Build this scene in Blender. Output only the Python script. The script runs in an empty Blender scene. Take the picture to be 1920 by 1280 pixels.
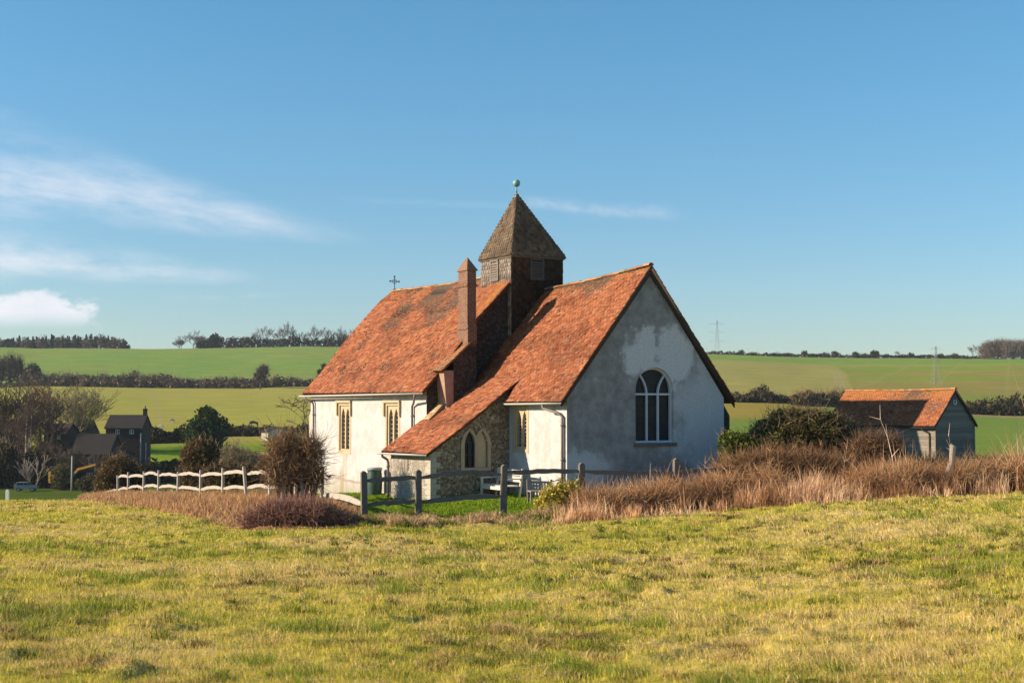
import bpy, bmesh, math, random
import numpy as np
from mathutils import Vector, Matrix
from mathutils.geometry import tessellate_polygon
R = math.radians
rng = np.random.default_rng(7)
random.seed(7)
scene = bpy.context.scene
COL = scene.collection

# ------------------------------------------------------------------ camera
F, CX, CY, HZ, ZC = 2600.0, 960.0, 640.0, 756.0, 2.9
PITCH = math.atan((HZ - CY) / F)
cam_d = bpy.data.cameras.new('camera'); cam = bpy.data.objects.new('camera', cam_d); COL.objects.link(cam)
cam_d.sensor_width = 36; cam_d.lens = F * 36 / 1920
cam_d.clip_start = 0.1; cam_d.clip_end = 20000
cam.location = (0, 0, ZC); cam.rotation_euler = (R(90) + PITCH, 0, 0)
cam_d.dof.use_dof = True; cam_d.dof.focus_distance = 44; cam_d.dof.aperture_fstop = 4.5
scene.camera = cam

# ------------------------------------------------------------------ light
SUN_EL = R(23.1)
SUN_AZ = math.atan2(-0.992, -0.111)               # clockwise from +Y
sd = Vector((math.sin(SUN_AZ) * math.cos(SUN_EL), math.cos(SUN_AZ) * math.cos(SUN_EL), math.sin(SUN_EL)))
sl = bpy.data.lights.new('sun', 'SUN'); sl.energy = 5.0; sl.angle = R(0.53); sl.color = (1.0, 0.83, 0.62)
so = bpy.data.objects.new('sun', sl); COL.objects.link(so)
so.rotation_euler = sd.to_track_quat('Z', 'Y').to_euler(); so.location = (-30, 0, 40)
scene.view_settings.view_transform = 'Standard'; scene.view_settings.look = 'None'
scene.view_settings.exposure = 0.75; scene.view_settings.gamma = 1

class NT:
    """small helper to write node graphs as expressions"""
    def __init__(s, tree): s.t = tree; s.n = tree.nodes; s.l = tree.links
    def node(s, typ, **kw):
        n = s.n.new(typ)
        for k, v in kw.items(): setattr(n, k, v)
        return n
    def put(s, sock, v):
        if isinstance(v, bpy.types.NodeSocket): s.l.new(v, sock)
        elif v is not None: sock.default_value = v
    def m(s, op, a, b=None, c=None, clamp=False):
        n = s.node('ShaderNodeMath', operation=op, use_clamp=clamp)
        s.put(n.inputs[0], a)
        if b is not None: s.put(n.inputs[1], b)
        if c is not None: s.put(n.inputs[2], c)
        return n.outputs[0]
    def mix(s, f, a, b, blend='MIX'):
        n = s.node('ShaderNodeMix', data_type='RGBA', blend_type=blend)
        s.put(n.inputs[0], f)
        s.put(n.inputs[6], a if isinstance(a, bpy.types.NodeSocket) else (*a, 1))
        s.put(n.inputs[7], b if isinstance(b, bpy.types.NodeSocket) else (*b, 1))
        return n.outputs[2]
    def noise(s, vec, scale, detail=4, rough=.55, out=0):
        n = s.node('ShaderNodeTexNoise'); s.put(n.inputs['Vector'], vec)
        n.inputs['Scale'].default_value = scale; n.inputs['Detail'].default_value = detail; n.inputs['Roughness'].default_value = rough
        return n.outputs[out]
    def ramp(s, f, stops):
        n = s.node('ShaderNodeValToRGB'); s.put(n.inputs[0], f)
        e = n.color_ramp.elements
        while len(e) < len(stops): e.new(.5)
        for q, (p, c) in zip(e, stops): q.position = p; q.color = (*c, 1) if len(c) == 3 else c
        return n.outputs[0]
    def step(s, v, lo, hi):
        n = s.node('ShaderNodeMapRange', interpolation_type='SMOOTHSTEP'); s.put(n.inputs[0], v)
        s.put(n.inputs[1], lo); s.put(n.inputs[2], hi); n.inputs[3].default_value = 0; n.inputs[4].default_value = 1
        return n.outputs[0]
    def comb(s, x, y, z):
        n = s.node('ShaderNodeCombineXYZ'); s.put(n.inputs[0], x); s.put(n.inputs[1], y); s.put(n.inputs[2], z); return n.outputs[0]

world = bpy.data.worlds.new('World'); scene.world = world; world.use_nodes = True
def build_world():
    w = NT(world.node_tree); w.n.clear()
    sky = w.node('ShaderNodeTexSky', sky_type='NISHITA'); sky.sun_disc = False
    sky.sun_elevation = SUN_EL; sky.sun_rotation = SUN_AZ; sky.altitude = 50
    sky.air_density = 1.0; sky.dust_density = 0.1; sky.ozone_density = 1.6
    hs = w.node('ShaderNodeHueSaturation'); hs.inputs['Hue'].default_value = .5; hs.inputs['Saturation'].default_value = 1.2; hs.inputs['Value'].default_value = 1.0
    w.l.new(sky.outputs[0], hs.inputs['Color'])
    tc = w.node('ShaderNodeTexCoord'); sp = w.node('ShaderNodeSeparateXYZ'); w.l.new(tc.outputs['Generated'], sp.inputs[0])
    skyc = w.mix(1.0, hs.outputs[0], w.mix(w.step(sp.outputs[2], .0, .3), (.054, .063, .078), (.061, .089, .093)), 'MULTIPLY')
    yy = w.m('MAXIMUM', sp.outputs[1], .06)
    a = w.m('DIVIDE', sp.outputs[0], yy); e = w.m('DIVIDE', sp.outputs[2], yy)
    front = w.step(sp.outputs[1], .1, .3)
    total = None
    def streak(px0, py0, px1, py1, h0, h1, amt, fx, fy, seed, lo=.35, hi=.75, up=1.0):
        ax, ex = (px0 - CX) / F, (HZ - py0) / F; bx, by = (px1 - CX) / F, (HZ - py1) / F
        L = math.hypot(bx - ax, by - ex); c, s_ = (bx - ax) / L, (by - ex) / L
        da = w.m('SUBTRACT', a, ax); de = w.m('SUBTRACT', e, ex)
        p = w.m('ADD', w.m('MULTIPLY', da, c / L), w.m('MULTIPLY', de, s_ / L))        # 0..1 along
        q = w.m('ADD', w.m('MULTIPLY', da, -s_), w.m('MULTIPLY', de, c))
        wd = w.m('ADD', w.m('MULTIPLY', p, (h1 - h0) / F), h0 / F); wd = w.m('MAXIMUM', wd, 2 / F)
        nv = w.comb(w.m('MULTIPLY', p, fx), w.m('MULTIPLY', q, fy), seed)
        n = w.noise(nv, 1, 6, .6)
        qq = w.m('ADD', w.m('DIVIDE', q, wd), w.m('MULTIPLY', w.m('SUBTRACT', n, .5), 1.25))
        up_ = w.m('SUBTRACT', 1, w.step(w.m('MULTIPLY', qq, 1 / up), -.1, 1.1))
        dn = w.m('SUBTRACT', 1, w.step(w.m('MULTIPLY', qq, -1), -.1, 1.0))
        ends = w.m('MULTIPLY', w.step(p, -.06, .12), w.m('SUBTRACT', 1, w.step(p, .7, 1.03)))
        body = w.m('MULTIPLY', w.m('MULTIPLY', up_, dn), ends)
        tex = w.step(w.noise(nv, 1.7, 8, .66), lo, hi)
        return w.m('MULTIPLY', w.m('MULTIPLY', body, tex), amt)
    for k in [(-300, 292, 700, 452, 150, 12, .58, 3.2, 34, 3.1, .18, .80, 1.2),
              (-220, 470, 500, 522, 78, 15, .68, 3, 36, 8.4, .2, .8, 1.3),
              (980, 378, 1300, 404, 17, 19, .40, 3, 40, 5.7, .2, .85),
              (640, 372, 1020, 388, 9, 9, .09, 4, 60, 2.2, .3, .75),
              (300, 560, 560, 552, 10, 8, .12, 4, 60, 12.2, .3, .75)]:
        f = streak(*k); total = f if total is None else w.m('MAXIMUM', total, f)
    # low cumulus bank at the left
    da = w.m('DIVIDE', w.m('SUBTRACT', a, (20 - CX) / F), 190 / F); de = w.m('DIVIDE', w.m('SUBTRACT', e, (HZ - 602) / F), 60 / F)
    nz = w.noise(w.comb(w.m('MULTIPLY', a, 34), w.m('MULTIPLY', e, 60), 1.7), 1, 7, .55)
    r2 = w.m('SQRT', w.m('ADD', w.m('MULTIPLY', da, da), w.m('MULTIPLY', de, de)))
    r2 = w.m('ADD', r2, w.m('MULTIPLY', w.m('SUBTRACT', nz, .5), 1.5))
    cu = w.m('MULTIPLY', w.m('SUBTRACT', 1, w.step(r2, .72, 1.02)), w.step(de, -.35, .35))
    total = w.m('MAXIMUM', total, w.m('MULTIPLY', cu, .78))
    total = w.m('MULTIPLY', total, front)
    cc = w.mix(nz, (.50, .52, .58), (.74, .68, .68))
    fin = w.mix(total, skyc, cc)
    bg = w.node('ShaderNodeBackground'); w.l.new(fin, bg.inputs[0]); bg.inputs[1].default_value = 1.0
    out = w.node('ShaderNodeOutputWorld'); w.l.new(bg.outputs[0], out.inputs[0])
build_world()

# ------------------------------------------------------------------ noise / terrain
def _hash(ix, iy, seed):
    h = (ix.astype(np.int64) * 374761393 + iy.astype(np.int64) * 668265263 + seed * 974711) & 0x7fffffff
    h = ((h ^ (h >> 13)) * 1274126177) & 0x7fffffff
    return ((h ^ (h >> 16)) & 0xffff) / 65535.0
def vnoise(x, y, seed=0):
    x = np.asarray(x, float); y = np.asarray(y, float)
    ix = np.floor(x); iy = np.floor(y); fx = x - ix; fy = y - iy
    fx = fx * fx * (3 - 2 * fx); fy = fy * fy * (3 - 2 * fy)
    a = _hash(ix, iy, seed); b = _hash(ix + 1, iy, seed); c = _hash(ix, iy + 1, seed); d = _hash(ix + 1, iy + 1, seed)
    return (a * (1 - fx) + b * fx) * (1 - fy) + (c * (1 - fx) + d * fx) * fy
def fbm(x, y, seed=0, oct=4):
    s = 0; amp = .5; t = 0
    for k in range(oct):
        s = s + amp * vnoise(np.asarray(x) * 2 ** k, np.asarray(y) * 2 ** k, seed + k * 17); t += amp; amp *= .5
    return s / t
TD = np.array([0, 8, 16, 24, 30, 36, 42, 50, 60, 80, 120, 170, 210, 260, 300, 330, 400, 500, 620, 750, 950, 1300, 2600.])
TP = np.array([-300, 0, 300, 600, 960, 1300, 1600, 1920, 2300.])
TZ = np.array([
 [1.25,.95,.6,.2,-.1,-.4,-.7,-1.1,-1.7,-3.6,-7,-10.5,-11.3,-11.3,-6.2,-3.5,1,6,11,22,41,38,20],
 [1.25,.92,.55,.2,-.05,-.3,-.55,-.9,-1.35,-3.3,-6.8,-10.5,-11.3,-11.2,-7,-3.7,.5,5,10.5,22,41,38,20],
 [1.25,.9,.5,.15,-.05,-.25,-.45,-.8,-1.3,-2.4,-6,-10,-11,-9.5,-6.2,-3.7,0,4.5,9.5,21,40.5,38,20],
 [1.25,.9,.5,.15,-.02,-.15,-.3,-.5,-.8,-1.6,-4,-8,-9.5,-8.5,-6,-3.7,0,5,10,21,41.8,38,20],
 [1.25,.9,.5,.15,0,-.08,-.06,-.1,-.15,-.4,-2,-4,-5,-5,-4,-2.5,0,5,11,21,40,38,20],
 [1.25,.9,.55,.25,.12,.1,.1,.15,.15,-.1,-1.2,-2.2,-2.5,-1.8,-.6,.5,2.9,9,17,26,36.5,34,20],
 [1.25,.95,.65,.45,.35,.32,.3,.25,.15,-.2,-1.4,-2.4,-2.7,-2.2,-1,0,2,7.5,15,23,34,32,20],
 [1.25,1.,.75,.6,.5,.43,.35,.2,0,-.3,-1.5,-2.5,-2.8,-2.5,-2,-1.4,-1.1,6,15,23.5,33.5,32,20],
 [1.25,1.,.8,.65,.55,.47,.4,.25,0,-.3,-1.5,-2.5,-2.8,-2.5,-2,-1.4,-1.1,6,15,23.5,33.5,32,20]])
def _cr(p0, p1, p2, p3, t):
    m1 = (p2 - p0) * .5; m2 = (p3 - p1) * .5
    same = (p2 - p1); m1 = np.clip(m1, -3 * abs(same), 3 * abs(same)); m2 = np.clip(m2, -3 * abs(same), 3 * abs(same))
    t2 = t * t; t3 = t2 * t
    return (2 * t3 - 3 * t2 + 1) * p1 + (t3 - 2 * t2 + t) * m1 + (-2 * t3 + 3 * t2) * p2 + (t3 - t2) * m2
def height(x, y, bumps=True):
    x = np.atleast_1d(np.asarray(x, float)); y = np.atleast_1d(np.asarray(y, float))
    r = np.hypot(x, y); th = np.arctan2(x, y)
    tc = np.clip(th, -.51, .51)
    px = np.clip(CX + F * np.tan(tc), TP[0], TP[-1]); d = np.clip(r * np.cos(tc), 0, 2599)
    i = np.clip(np.searchsorted(TD, d, 'right') - 1, 0, len(TD) - 2); t = (d - TD[i]) / (TD[i + 1] - TD[i])
    j = np.clip(np.searchsorted(TP, px, 'right') - 1, 0, len(TP) - 2); s = (px - TP[j]) / (TP[j + 1] - TP[j])
    n = len(TD) - 1; k = len(TP) - 1
    def col(jj):
        jj = np.clip(jj, 0, k)
        return _cr(TZ[jj, np.maximum(i - 1, 0)], TZ[jj, i], TZ[jj, i + 1], TZ[jj, np.minimum(i + 2, n)], t)
    z = _cr(col(j - 1), col(j), col(j + 1), col(j + 2), s)
    w = np.clip((abs(th) - R(60)) / R(40), 0, 1); w = w * w * (3 - 2 * w)
    z = z * (1 - w) + 1.1 * w
    if bumps:
        near = np.clip((62 - d) / 20, 0, 1)
        z = z + near * ((fbm(x * 1.1, y * 1.1, 3, 3) - .5) * .13 + np.maximum(fbm(x * 2.6, y * 2.6, 9, 2) - .55, 0) * .24)
        z = z + (fbm(x / 40, y / 40, 5, 3) - .5) * np.clip((d - 250) / 200, 0, 1) * 1.6
    return z
def hz(x, y): return float(height(x, y)[0])
def at(px, d): return ((px - CX) / F * d, d, hz((px - CX) / F * d, d))
EP = [-400, -300, 0, 160, 400, 480, 640, 1060, 1400, 1920, 2300, 2600]; ED = [75, 72, 66, 58, 36, 33, 33.5, 34.5, 36, 38.5, 40, 41]
def edge_d(px): return np.interp(px, EP, ED)

# ------------------------------------------------------------------ mesh helpers
def put_attr(me, col):
    a = me.attributes.new('col', 'FLOAT_COLOR', 'POINT')
    c = np.ones((len(me.vertices), 4), np.float32); c[:, :3] = col; a.data.foreach_set('color', c.ravel())
def link(name, me, mat=None, parent=None):
    o = bpy.data.objects.new(name, me); COL.objects.link(o)
    if mat is not None: me.materials.append(mat)
    if parent is not None: o.parent = parent
    return o
def mesh_np(name, v, f, mat=None, parent=None, col=None, smooth=False):
    """f: list of (M,k) int arrays"""
    me = bpy.data.meshes.new(name)
    v = np.asarray(v, np.float32); me.vertices.add(len(v)); me.vertices.foreach_set('co', v.ravel())
    if not isinstance(f, (list, tuple)): f = [f]
    idx = np.concatenate([q.ravel() for q in f]).astype(np.int32)
    tot = np.concatenate([np.full(len(q), q.shape[1]) for q in f]).astype(np.int32)
    st = np.concatenate([[0], np.cumsum(tot)[:-1]]).astype(np.int32)
    me.loops.add(len(idx)); me.loops.foreach_set('vertex_index', idx)
    me.polygons.add(len(tot)); me.polygons.foreach_set('loop_start', st); me.polygons.foreach_set('loop_total', tot)
    me.update(calc_edges=True)
    if smooth: me.polygons.foreach_set('use_smooth', np.ones(len(tot), bool))
    if col is not None: put_attr(me, col)
    return link(name, me, mat, parent)
def V3(*p): return np.array(p, float)
class MB:
    def __init__(s): s.v = []; s.f = []; s.c = []; s.cur = (.5, .5, .5)
    def add(s, vs, fs):
        b = len(s.v); s.v += [tuple(map(float, q)) for q in vs]; s.f += [tuple(b + i for i in f) for f in fs]; s.c += [s.cur] * len(vs); return s
    def box(s, x0, x1, y0, y1, z0, z1):
        vs = [(x0, y0, z0), (x1, y0, z0), (x1, y1, z0), (x0, y1, z0), (x0, y0, z1), (x1, y0, z1), (x1, y1, z1), (x0, y1, z1)]
        return s.add(vs, [(0, 3, 2, 1), (4, 5, 6, 7), (0, 1, 5, 4), (1, 2, 6, 5), (2, 3, 7, 6), (3, 0, 4, 7)])
    def hexa(s, lo, hi):
        return s.add(list(lo) + list(hi), [(0, 3, 2, 1), (4, 5, 6, 7), (0, 1, 5, 4), (1, 2, 6, 5), (2, 3, 7, 6), (3, 0, 4, 7)])
    def prism(s, poly, d):                     # poly: 3d points, extruded by vector d
        n = len(poly); a = [np.array(p, float) for p in poly]; d = np.array(d, float)
        return s.add(a + [p + d for p in a], [tuple(range(n))[::-1], tuple(range(n, 2 * n))] + [(i, (i + 1) % n, n + (i + 1) % n, n + i) for i in range(n)])
    def tube(s, pts, rad, seg=8, cap=True):
        pts = [np.array(p, float) for p in pts]; n = len(pts); rad = rad if hasattr(rad, '__len__') else [rad] * n
        vs = []; up0 = None
        for i, p in enumerate(pts):
            t = pts[min(i + 1, n - 1)] - pts[max(i - 1, 0)]; t = t / (np.linalg.norm(t) + 1e-9)
            ref = V3(0, 0, 1) if abs(t[2]) < .9 else V3(1, 0, 0)
            if up0 is not None: ref = up0
            a = np.cross(t, ref); a /= np.linalg.norm(a) + 1e-9; b = np.cross(a, t); up0 = b
            for k in range(seg):
                th = 2 * math.pi * k / seg; vs.append(p + rad[i] * (math.cos(th) * a + math.sin(th) * b))
        fs = [(i * seg + k, i * seg + (k + 1) % seg, (i + 1) * seg + (k + 1) % seg, (i + 1) * seg + k) for i in range(n - 1) for k in range(seg)]
        if cap: fs += [tuple(range(seg))[::-1], tuple((n - 1) * seg + k for k in range(seg))]
        return s.add(vs, fs)
    def lathe(s, prof, c=(0, 0, 0), seg=24):
        vs = []
        for (r, z) in prof:
            for k in range(seg): vs.append((c[0] + r * math.cos(2 * math.pi * k / seg), c[1] + r * math.sin(2 * math.pi * k / seg), c[2] + z))
        n = len(prof)
        fs = [(i * seg + k, i * seg + (k + 1) % seg, (i + 1) * seg + (k + 1) % seg, (i + 1) * seg + k) for i in range(n - 1) for k in range(seg)]
        return s.add(vs, fs + [tuple(range(seg))[::-1], tuple((n - 1) * seg + k for k in range(seg))])
    def build(s, name, mat=None, parent=None, smooth=False, bevel=0):
        me = bpy.data.meshes.new(name); me.from_pydata(s.v, [], s.f); me.update()
        bm = bmesh.new(); bm.from_mesh(me); bmesh.ops.recalc_face_normals(bm, faces=bm.faces)
        bm.to_mesh(me); bm.free()
        put_attr(me, np.array(s.c, np.float32))
        if smooth: me.polygons.foreach_set('use_smooth', np.ones(len(me.polygons), bool))
        o = link(name, me, mat, parent)
        if bevel:
            b = o.modifiers.new('bevel', 'BEVEL'); b.width = bevel; b.segments = 2; b.limit_method = 'ANGLE'
        return o
def tag(o, label=None, cat=None, group=None, kind=None):
    if label: o['label'] = label
    if cat: o['category'] = cat
    if group: o['group'] = group
    if kind: o['kind'] = kind
    return o
def thing(name, label, cat, loc=(0, 0, 0), rz=0, group=None):
    o = bpy.data.objects.new(name, None); COL.objects.link(o); o.location = loc; o.rotation_euler = (0, 0, rz); o.empty_display_size = .2
    return tag(o, label, cat, group)
def dup(root, loc, rz=0, sc=None, label=None):
    r = root.copy(); COL.objects.link(r); r.location = loc; r.rotation_euler = (0, 0, rz)
    if sc is not None: r.scale = sc
    if label: r['label'] = label
    for ch in list(root.children):
        c = ch.copy(); COL.objects.link(c); c.parent = r
        for g in list(ch.children):
            d = g.copy(); COL.objects.link(d); d.parent = c
    return r

# ------------------------------------------------------------------ materials
def mat(name, fn, rough=.9, spec=.25):
    m = bpy.data.materials.new(name); m.use_nodes = True; n = NT(m.node_tree); n.n.clear()
    b = n.node('ShaderNodeBsdfPrincipled'); b.inputs['Roughness'].default_value = rough; b.inputs['Specular IOR Level'].default_value = spec
    out = n.node('ShaderNodeOutputMaterial'); n.l.new(b.outputs[0], out.inputs[0])
    tc = n.node('ShaderNodeTexCoord'); ob = tc.outputs['Object']
    c, h, amt = fn(n, ob, b)
    n.put(b.inputs['Base Color'], c if isinstance(c, bpy.types.NodeSocket) else (*c, 1))
    if h is not None:
        bp = n.node('ShaderNodeBump'); bp.inputs['Strength'].default_value = 1; bp.inputs['Distance'].default_value = amt
        n.l.new(h, bp.inputs['Height']); n.l.new(bp.outputs[0], b.inputs['Normal'])
    return m
def attr(n): return n.node('ShaderNodeAttribute', attribute_name='col').outputs['Color']
def sep(n, v):
    s = n.node('ShaderNodeSeparateXYZ'); n.l.new(v, s.inputs[0]); return s.outputs
def plain(name, c, rough=.6, var=.25, scale=8, bump=0, spec=.3, metal=0):
    def fn(n, ob, b):
        b.inputs['Metallic'].default_value = metal
        q = n.noise(ob, scale, 5)
        k = n.mix(q, tuple(x * (1 - var) for x in c), tuple(min(1, x * (1 + var)) for x in c))
        return k, (n.noise(ob, scale * 4, 4) if bump else None), bump
    return mat(name, fn, rough, spec)
def f_white(n, ob, b):
    x, y, z = sep(n, ob)
    big = n.noise(ob, .55, 5, .6); med = n.noise(ob, 2.2, 6, .65); fine = n.noise(ob, 14, 4)
    base = n.mix(n.step(med, .35, .7), (.43, .415, .40), (.55, .53, .51))
    # damp, stained foot of the wall and blotches where limewash has worn off
    damp = n.m('MULTIPLY', n.m('SUBTRACT', 1, n.step(n.m('ADD', z, n.m('MULTIPLY', med, .9)), .1, 1.0)), .55)
    base = n.mix(damp, base, (.34, .29, .215))
    worn = n.step(n.noise(n.comb(n.m('MULTIPLY', x, 1.4), n.m('MULTIPLY', y, 1.4), n.m('MULTIPLY', z, .55)), 1.3, 6, .7), .60, .74)
    base = n.mix(n.m('MULTIPLY', worn, .5), base, (.36, .29, .20))
    for yc in (12.98, 8.88):
        sx_ = n.m('ABSOLUTE', n.m('ADD', n.m('SUBTRACT', y, yc), n.m('MULTIPLY', n.m('SUBTRACT', med, .5), .5)))
        dr = n.m('MULTIPLY', n.m('SUBTRACT', 1, n.step(sx_, .25, .5)), n.m('MULTIPLY', n.m('SUBTRACT', 1, n.step(z, .95, 1.05)), n.step(x, -1.6, -1.7) if False else n.m('LESS_THAN', x, -1.3)))
        dr = n.m('MULTIPLY', dr, n.step(n.noise(n.comb(n.m('MULTIPLY', x, 1), n.m('MULTIPLY', y, 7), n.m('MULTIPLY', z, .8)), 1, 5, .6), .40, .62))
        base = n.mix(n.m('MULTIPLY', dr, .75), base, (.33, .235, .14))
    splash = n.m('MULTIPLY', n.m('SUBTRACT', 1, n.step(n.m('ADD', z, n.m('MULTIPLY', big, .6)), -.4, .25)), .3)
    base = n.mix(splash, base, (.20, .21, .12))
    hgt = n.m('ADD', n.m('MULTIPLY', fine, .5), n.m('MULTIPLY', med, 1.2))
    return base, hgt, .02
def f_grey(n, ob, b):
    x, y, z = sep(n, ob)
    big = n.noise(ob, .75, 7, .62); med = n.noise(ob, 2.4, 8, .7); fine = n.noise(ob, 16, 4, .6)
    wob = n.m('MULTIPLY', n.m('SUBTRACT', big, .5), 2.3); wob2 = n.m('MULTIPLY', n.m('SUBTRACT', med, .5), 1.2)
    w2 = n.m('ADD', wob, wob2)
    # lighter limewash left round the window head, on the right half and low on the wall; grey weathered render elsewhere
    dx = n.m('DIVIDE', n.m('SUBTRACT', x, 3.75), 1.55); dz = n.m('DIVIDE', n.m('SUBTRACT', z, 4.35), 1.15)
    r1 = n.m('ADD', n.m('SQRT', n.m('ADD', n.m('MULTIPLY', dx, dx), n.m('MULTIPLY', dz, dz))), w2)
    l1 = n.m('SUBTRACT', 1, n.step(r1, .75, 1.1))
    ex = n.m('DIVIDE', n.m('SUBTRACT', x, 5.5), 1.75); ez = n.m('DIVIDE', n.m('SUBTRACT', z, 2.4), 2.4)
    r2 = n.m('ADD', n.m('SQRT', n.m('ADD', n.m('MULTIPLY', ex, ex), n.m('MULTIPLY', ez, ez))), w2)
    l2 = n.m('SUBTRACT', 1, n.step(r2, .6, 1.2))
    fx = n.m('DIVIDE', n.m('SUBTRACT', x, .5), 1.1); fz = n.m('DIVIDE', n.m('SUBTRACT', z, .8), .8)
    r3 = n.m('ADD', n.m('SQRT', n.m('ADD', n.m('MULTIPLY', fx, fx), n.m('MULTIPLY', fz, fz))), w2)
    l3 = n.m('MULTIPLY', n.m('SUBTRACT', 1, n.step(r3, .7, 1.1)), .75)
    li = n.m('MAXIMUM', n.m('MAXIMUM', l1, n.m('MULTIPLY', l2, .72)), l3)
    spots = n.m('MULTIPLY', n.step(med, .62, .68), n.step(z, 2.0, 3.2)); spots = n.m('MULTIPLY', spots, n.m('SUBTRACT', 1, n.step(z, 4.3, 5.0)))
    li = n.m('MAXIMUM', li, n.m('MULTIPLY', spots, .6), clamp=True)
    dark = n.mix(n.step(med, .3, .7), (.205, .198, .188), (.355, .345, .328))
    lite = n.mix(n.step(fine, .3, .75), (.54, .54, .53), (.70, .70, .69))
    c = n.mix(li, dark, lite)
    # soot streak above the window head
    sx = n.m('ABSOLUTE', n.m('ADD', n.m('SUBTRACT', x, 3.42), n.m('MULTIPLY', n.m('SUBTRACT', med, .5), .5)))
    st = n.m('MULTIPLY', n.m('SUBTRACT', 1, n.step(sx, .03, .16)), n.m('MULTIPLY', n.step(z, 4.1, 4.3), n.m('SUBTRACT', 1, n.step(z, 5.1, 5.5))))
    st = n.m('MULTIPLY', st, n.step(n.noise(ob, 3.1, 3), .40, .55))
    c = n.mix(n.m('MULTIPLY', st, .75), c, (.27, .26, .26))
    hgt = n.m('ADD', n.m('MULTIPLY', fine, .5), n.m('MULTIPLY', med, 1.4))
    return c, hgt, .02
def flint(scale, mortar, lo, mid, hi):
    def fn(n, ob, b):
        vec = n.mix(.16, ob, n.noise(ob, 3, 3, out=1))
        vo = n.node('ShaderNodeTexVoronoi'); vo.feature = 'DISTANCE_TO_EDGE'; vo.inputs['Scale'].default_value = scale; n.l.new(vec, vo.inputs['Vector'])
        vc = n.node('ShaderNodeTexVoronoi'); vc.inputs['Scale'].default_value = scale; n.l.new(vec, vc.inputs['Vector'])
        s = sep(n, vc.outputs['Color'])
        stone = n.ramp(s[0], [(0, lo), (.45, mid), (.72, hi), (.9, tuple(min(.5, q * 1.35) for q in hi)), (1, tuple(q * k for q, k in zip(mid, (1.35, 1.0, .8))))])
        e = n.step(vo.outputs['Distance'], .02, .09)
        c = n.mix(e, mortar, stone)
        c = n.mix(n.m('MULTIPLY', n.step(n.noise(ob, 1.1, 5, .6), .5, .7), .35), c, mortar)
        return c, n.m('ADD', n.step(vo.outputs['Distance'], 0, .25), n.m('MULTIPLY', n.noise(ob, 40, 2), .2)), .03
    return fn
def f_tile(n, ob, b):
    c = attr(n)
    q = n.noise(ob, 22, 4, .65); big = n.noise(ob, .9, 6, .65)
    c = n.mix(1.0, c, n.ramp(q, [(.25, (.72, .72, .72)), (.7, (1.18, 1.17, 1.14))]), 'MULTIPLY')
    c = n.mix(n.m('MULTIPLY', n.step(n.noise(ob, 5.5, 5, .7), .60, .70), .28), c, (.20, .16, .11))
    c = n.mix(n.m('MULTIPLY', n.step(big, .52, .72), .22), c, (.17, .095, .07))
    return c, q, .006
def f_brick(n, ob, b):
    br = n.node('ShaderNodeTexBrick'); n.put(br.inputs['Vector'], n.comb(n.m('ADD', sep(n, ob)[0], sep(n, ob)[1]), sep(n, ob)[2], 0.0))
    br.inputs['Scale'].default_value = 1; br.inputs['Brick Width'].default_value = .22; br.inputs['Row Height'].default_value = .073
    br.inputs['Mortar Size'].default_value = .009; br.inputs['Bias'].default_value = -.2
    br.inputs['Color1'].default_value = (.20, .08, .048, 1); br.inputs['Color2'].default_value = (.135, .058, .04, 1); br.inputs['Mortar'].default_value = (.30, .24, .18, 1)
    c = n.mix(n.m('MULTIPLY', n.step(n.noise(ob, 4, 5, .65), .48, .7), .5), br.outputs['Color'], (.30, .21, .14))
    return c, n.m('MULTIPLY', br.outputs['Fac'], -1), .01
def f_veg(n, ob, b): return attr(n), None, 0
def veg_mat(name, trans=.35, rough=.75):
    m = bpy.data.materials.new(name); m.use_nodes = True; n = NT(m.node_tree); n.n.clear()
    c = attr(n)
    d = n.node('ShaderNodeBsdfDiffuse'); n.l.new(c, d.inputs[0])
    t = n.node('ShaderNodeBsdfTranslucent'); n.l.new(c, t.inputs[0])
    mx = n.node('ShaderNodeMixShader'); mx.inputs[0].default_value = trans; n.l.new(d.outputs[0], mx.inputs[1]); n.l.new(t.outputs[0], mx.inputs[2])
    out = n.node('ShaderNodeOutputMaterial'); n.l.new(mx.outputs[0], out.inputs[0]); return m
def f_ground(n, ob, b):
    c = attr(n); q = n.noise(ob, 5, 8, .72); w = n.noise(ob, .6, 6, .6); vv = n.noise(n.comb(n.m('MULTIPLY', sep(n, ob)[0], .25), sep(n, ob)[1], 0.0), .22, 8, .7)
    c = n.mix(1.0, c, n.ramp(q, [(.3, (.55, .55, .55)), (.65, (1.2, 1.2, 1.15))]), 'MULTIPLY')
    c = n.mix(1.0, c, n.ramp(vv, [(.3, (.76, .78, .8)), (.7, (1.2, 1.17, 1.1))]), 'MULTIPLY')
    x, y, z = sep(n, ob); far = n.step(y, 320, 420)
    def lines(kx, ky, per, wd, amt, col):
        t = n.m('FRACT', n.m('DIVIDE', n.m('ADD', n.m('ADD', n.m('MULTIPLY', x, kx), n.m('MULTIPLY', y, ky)), n.m('MULTIPLY', w, 6)), per))
        k = n.m('LESS_THAN', t, wd / per); return n.mix(n.m('MULTIPLY', n.m('MULTIPLY', k, far), amt), c, col)
    c = lines(.94, -.34, 26, 1.2, .30, (.34, .30, .14)); c = lines(.1, 1, 34, 5, .16, (.13, .17, .05))
    return c, n.m('ADD', q, w), .05
def f_board(n, ob, b):
    x, y, z = sep(n, ob)
    g = n.noise(n.comb(n.m('MULTIPLY', x, 1.5), n.m('MULTIPLY', y, 1.5), n.m('MULTIPLY', z, 14)), 1, 6, .65)
    c = n.mix(g, (.14, .122, .104), (.31, .265, .22))
    c = n.mix(1.0, c, attr(n), 'MULTIPLY')
    return c, g, .01
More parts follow.
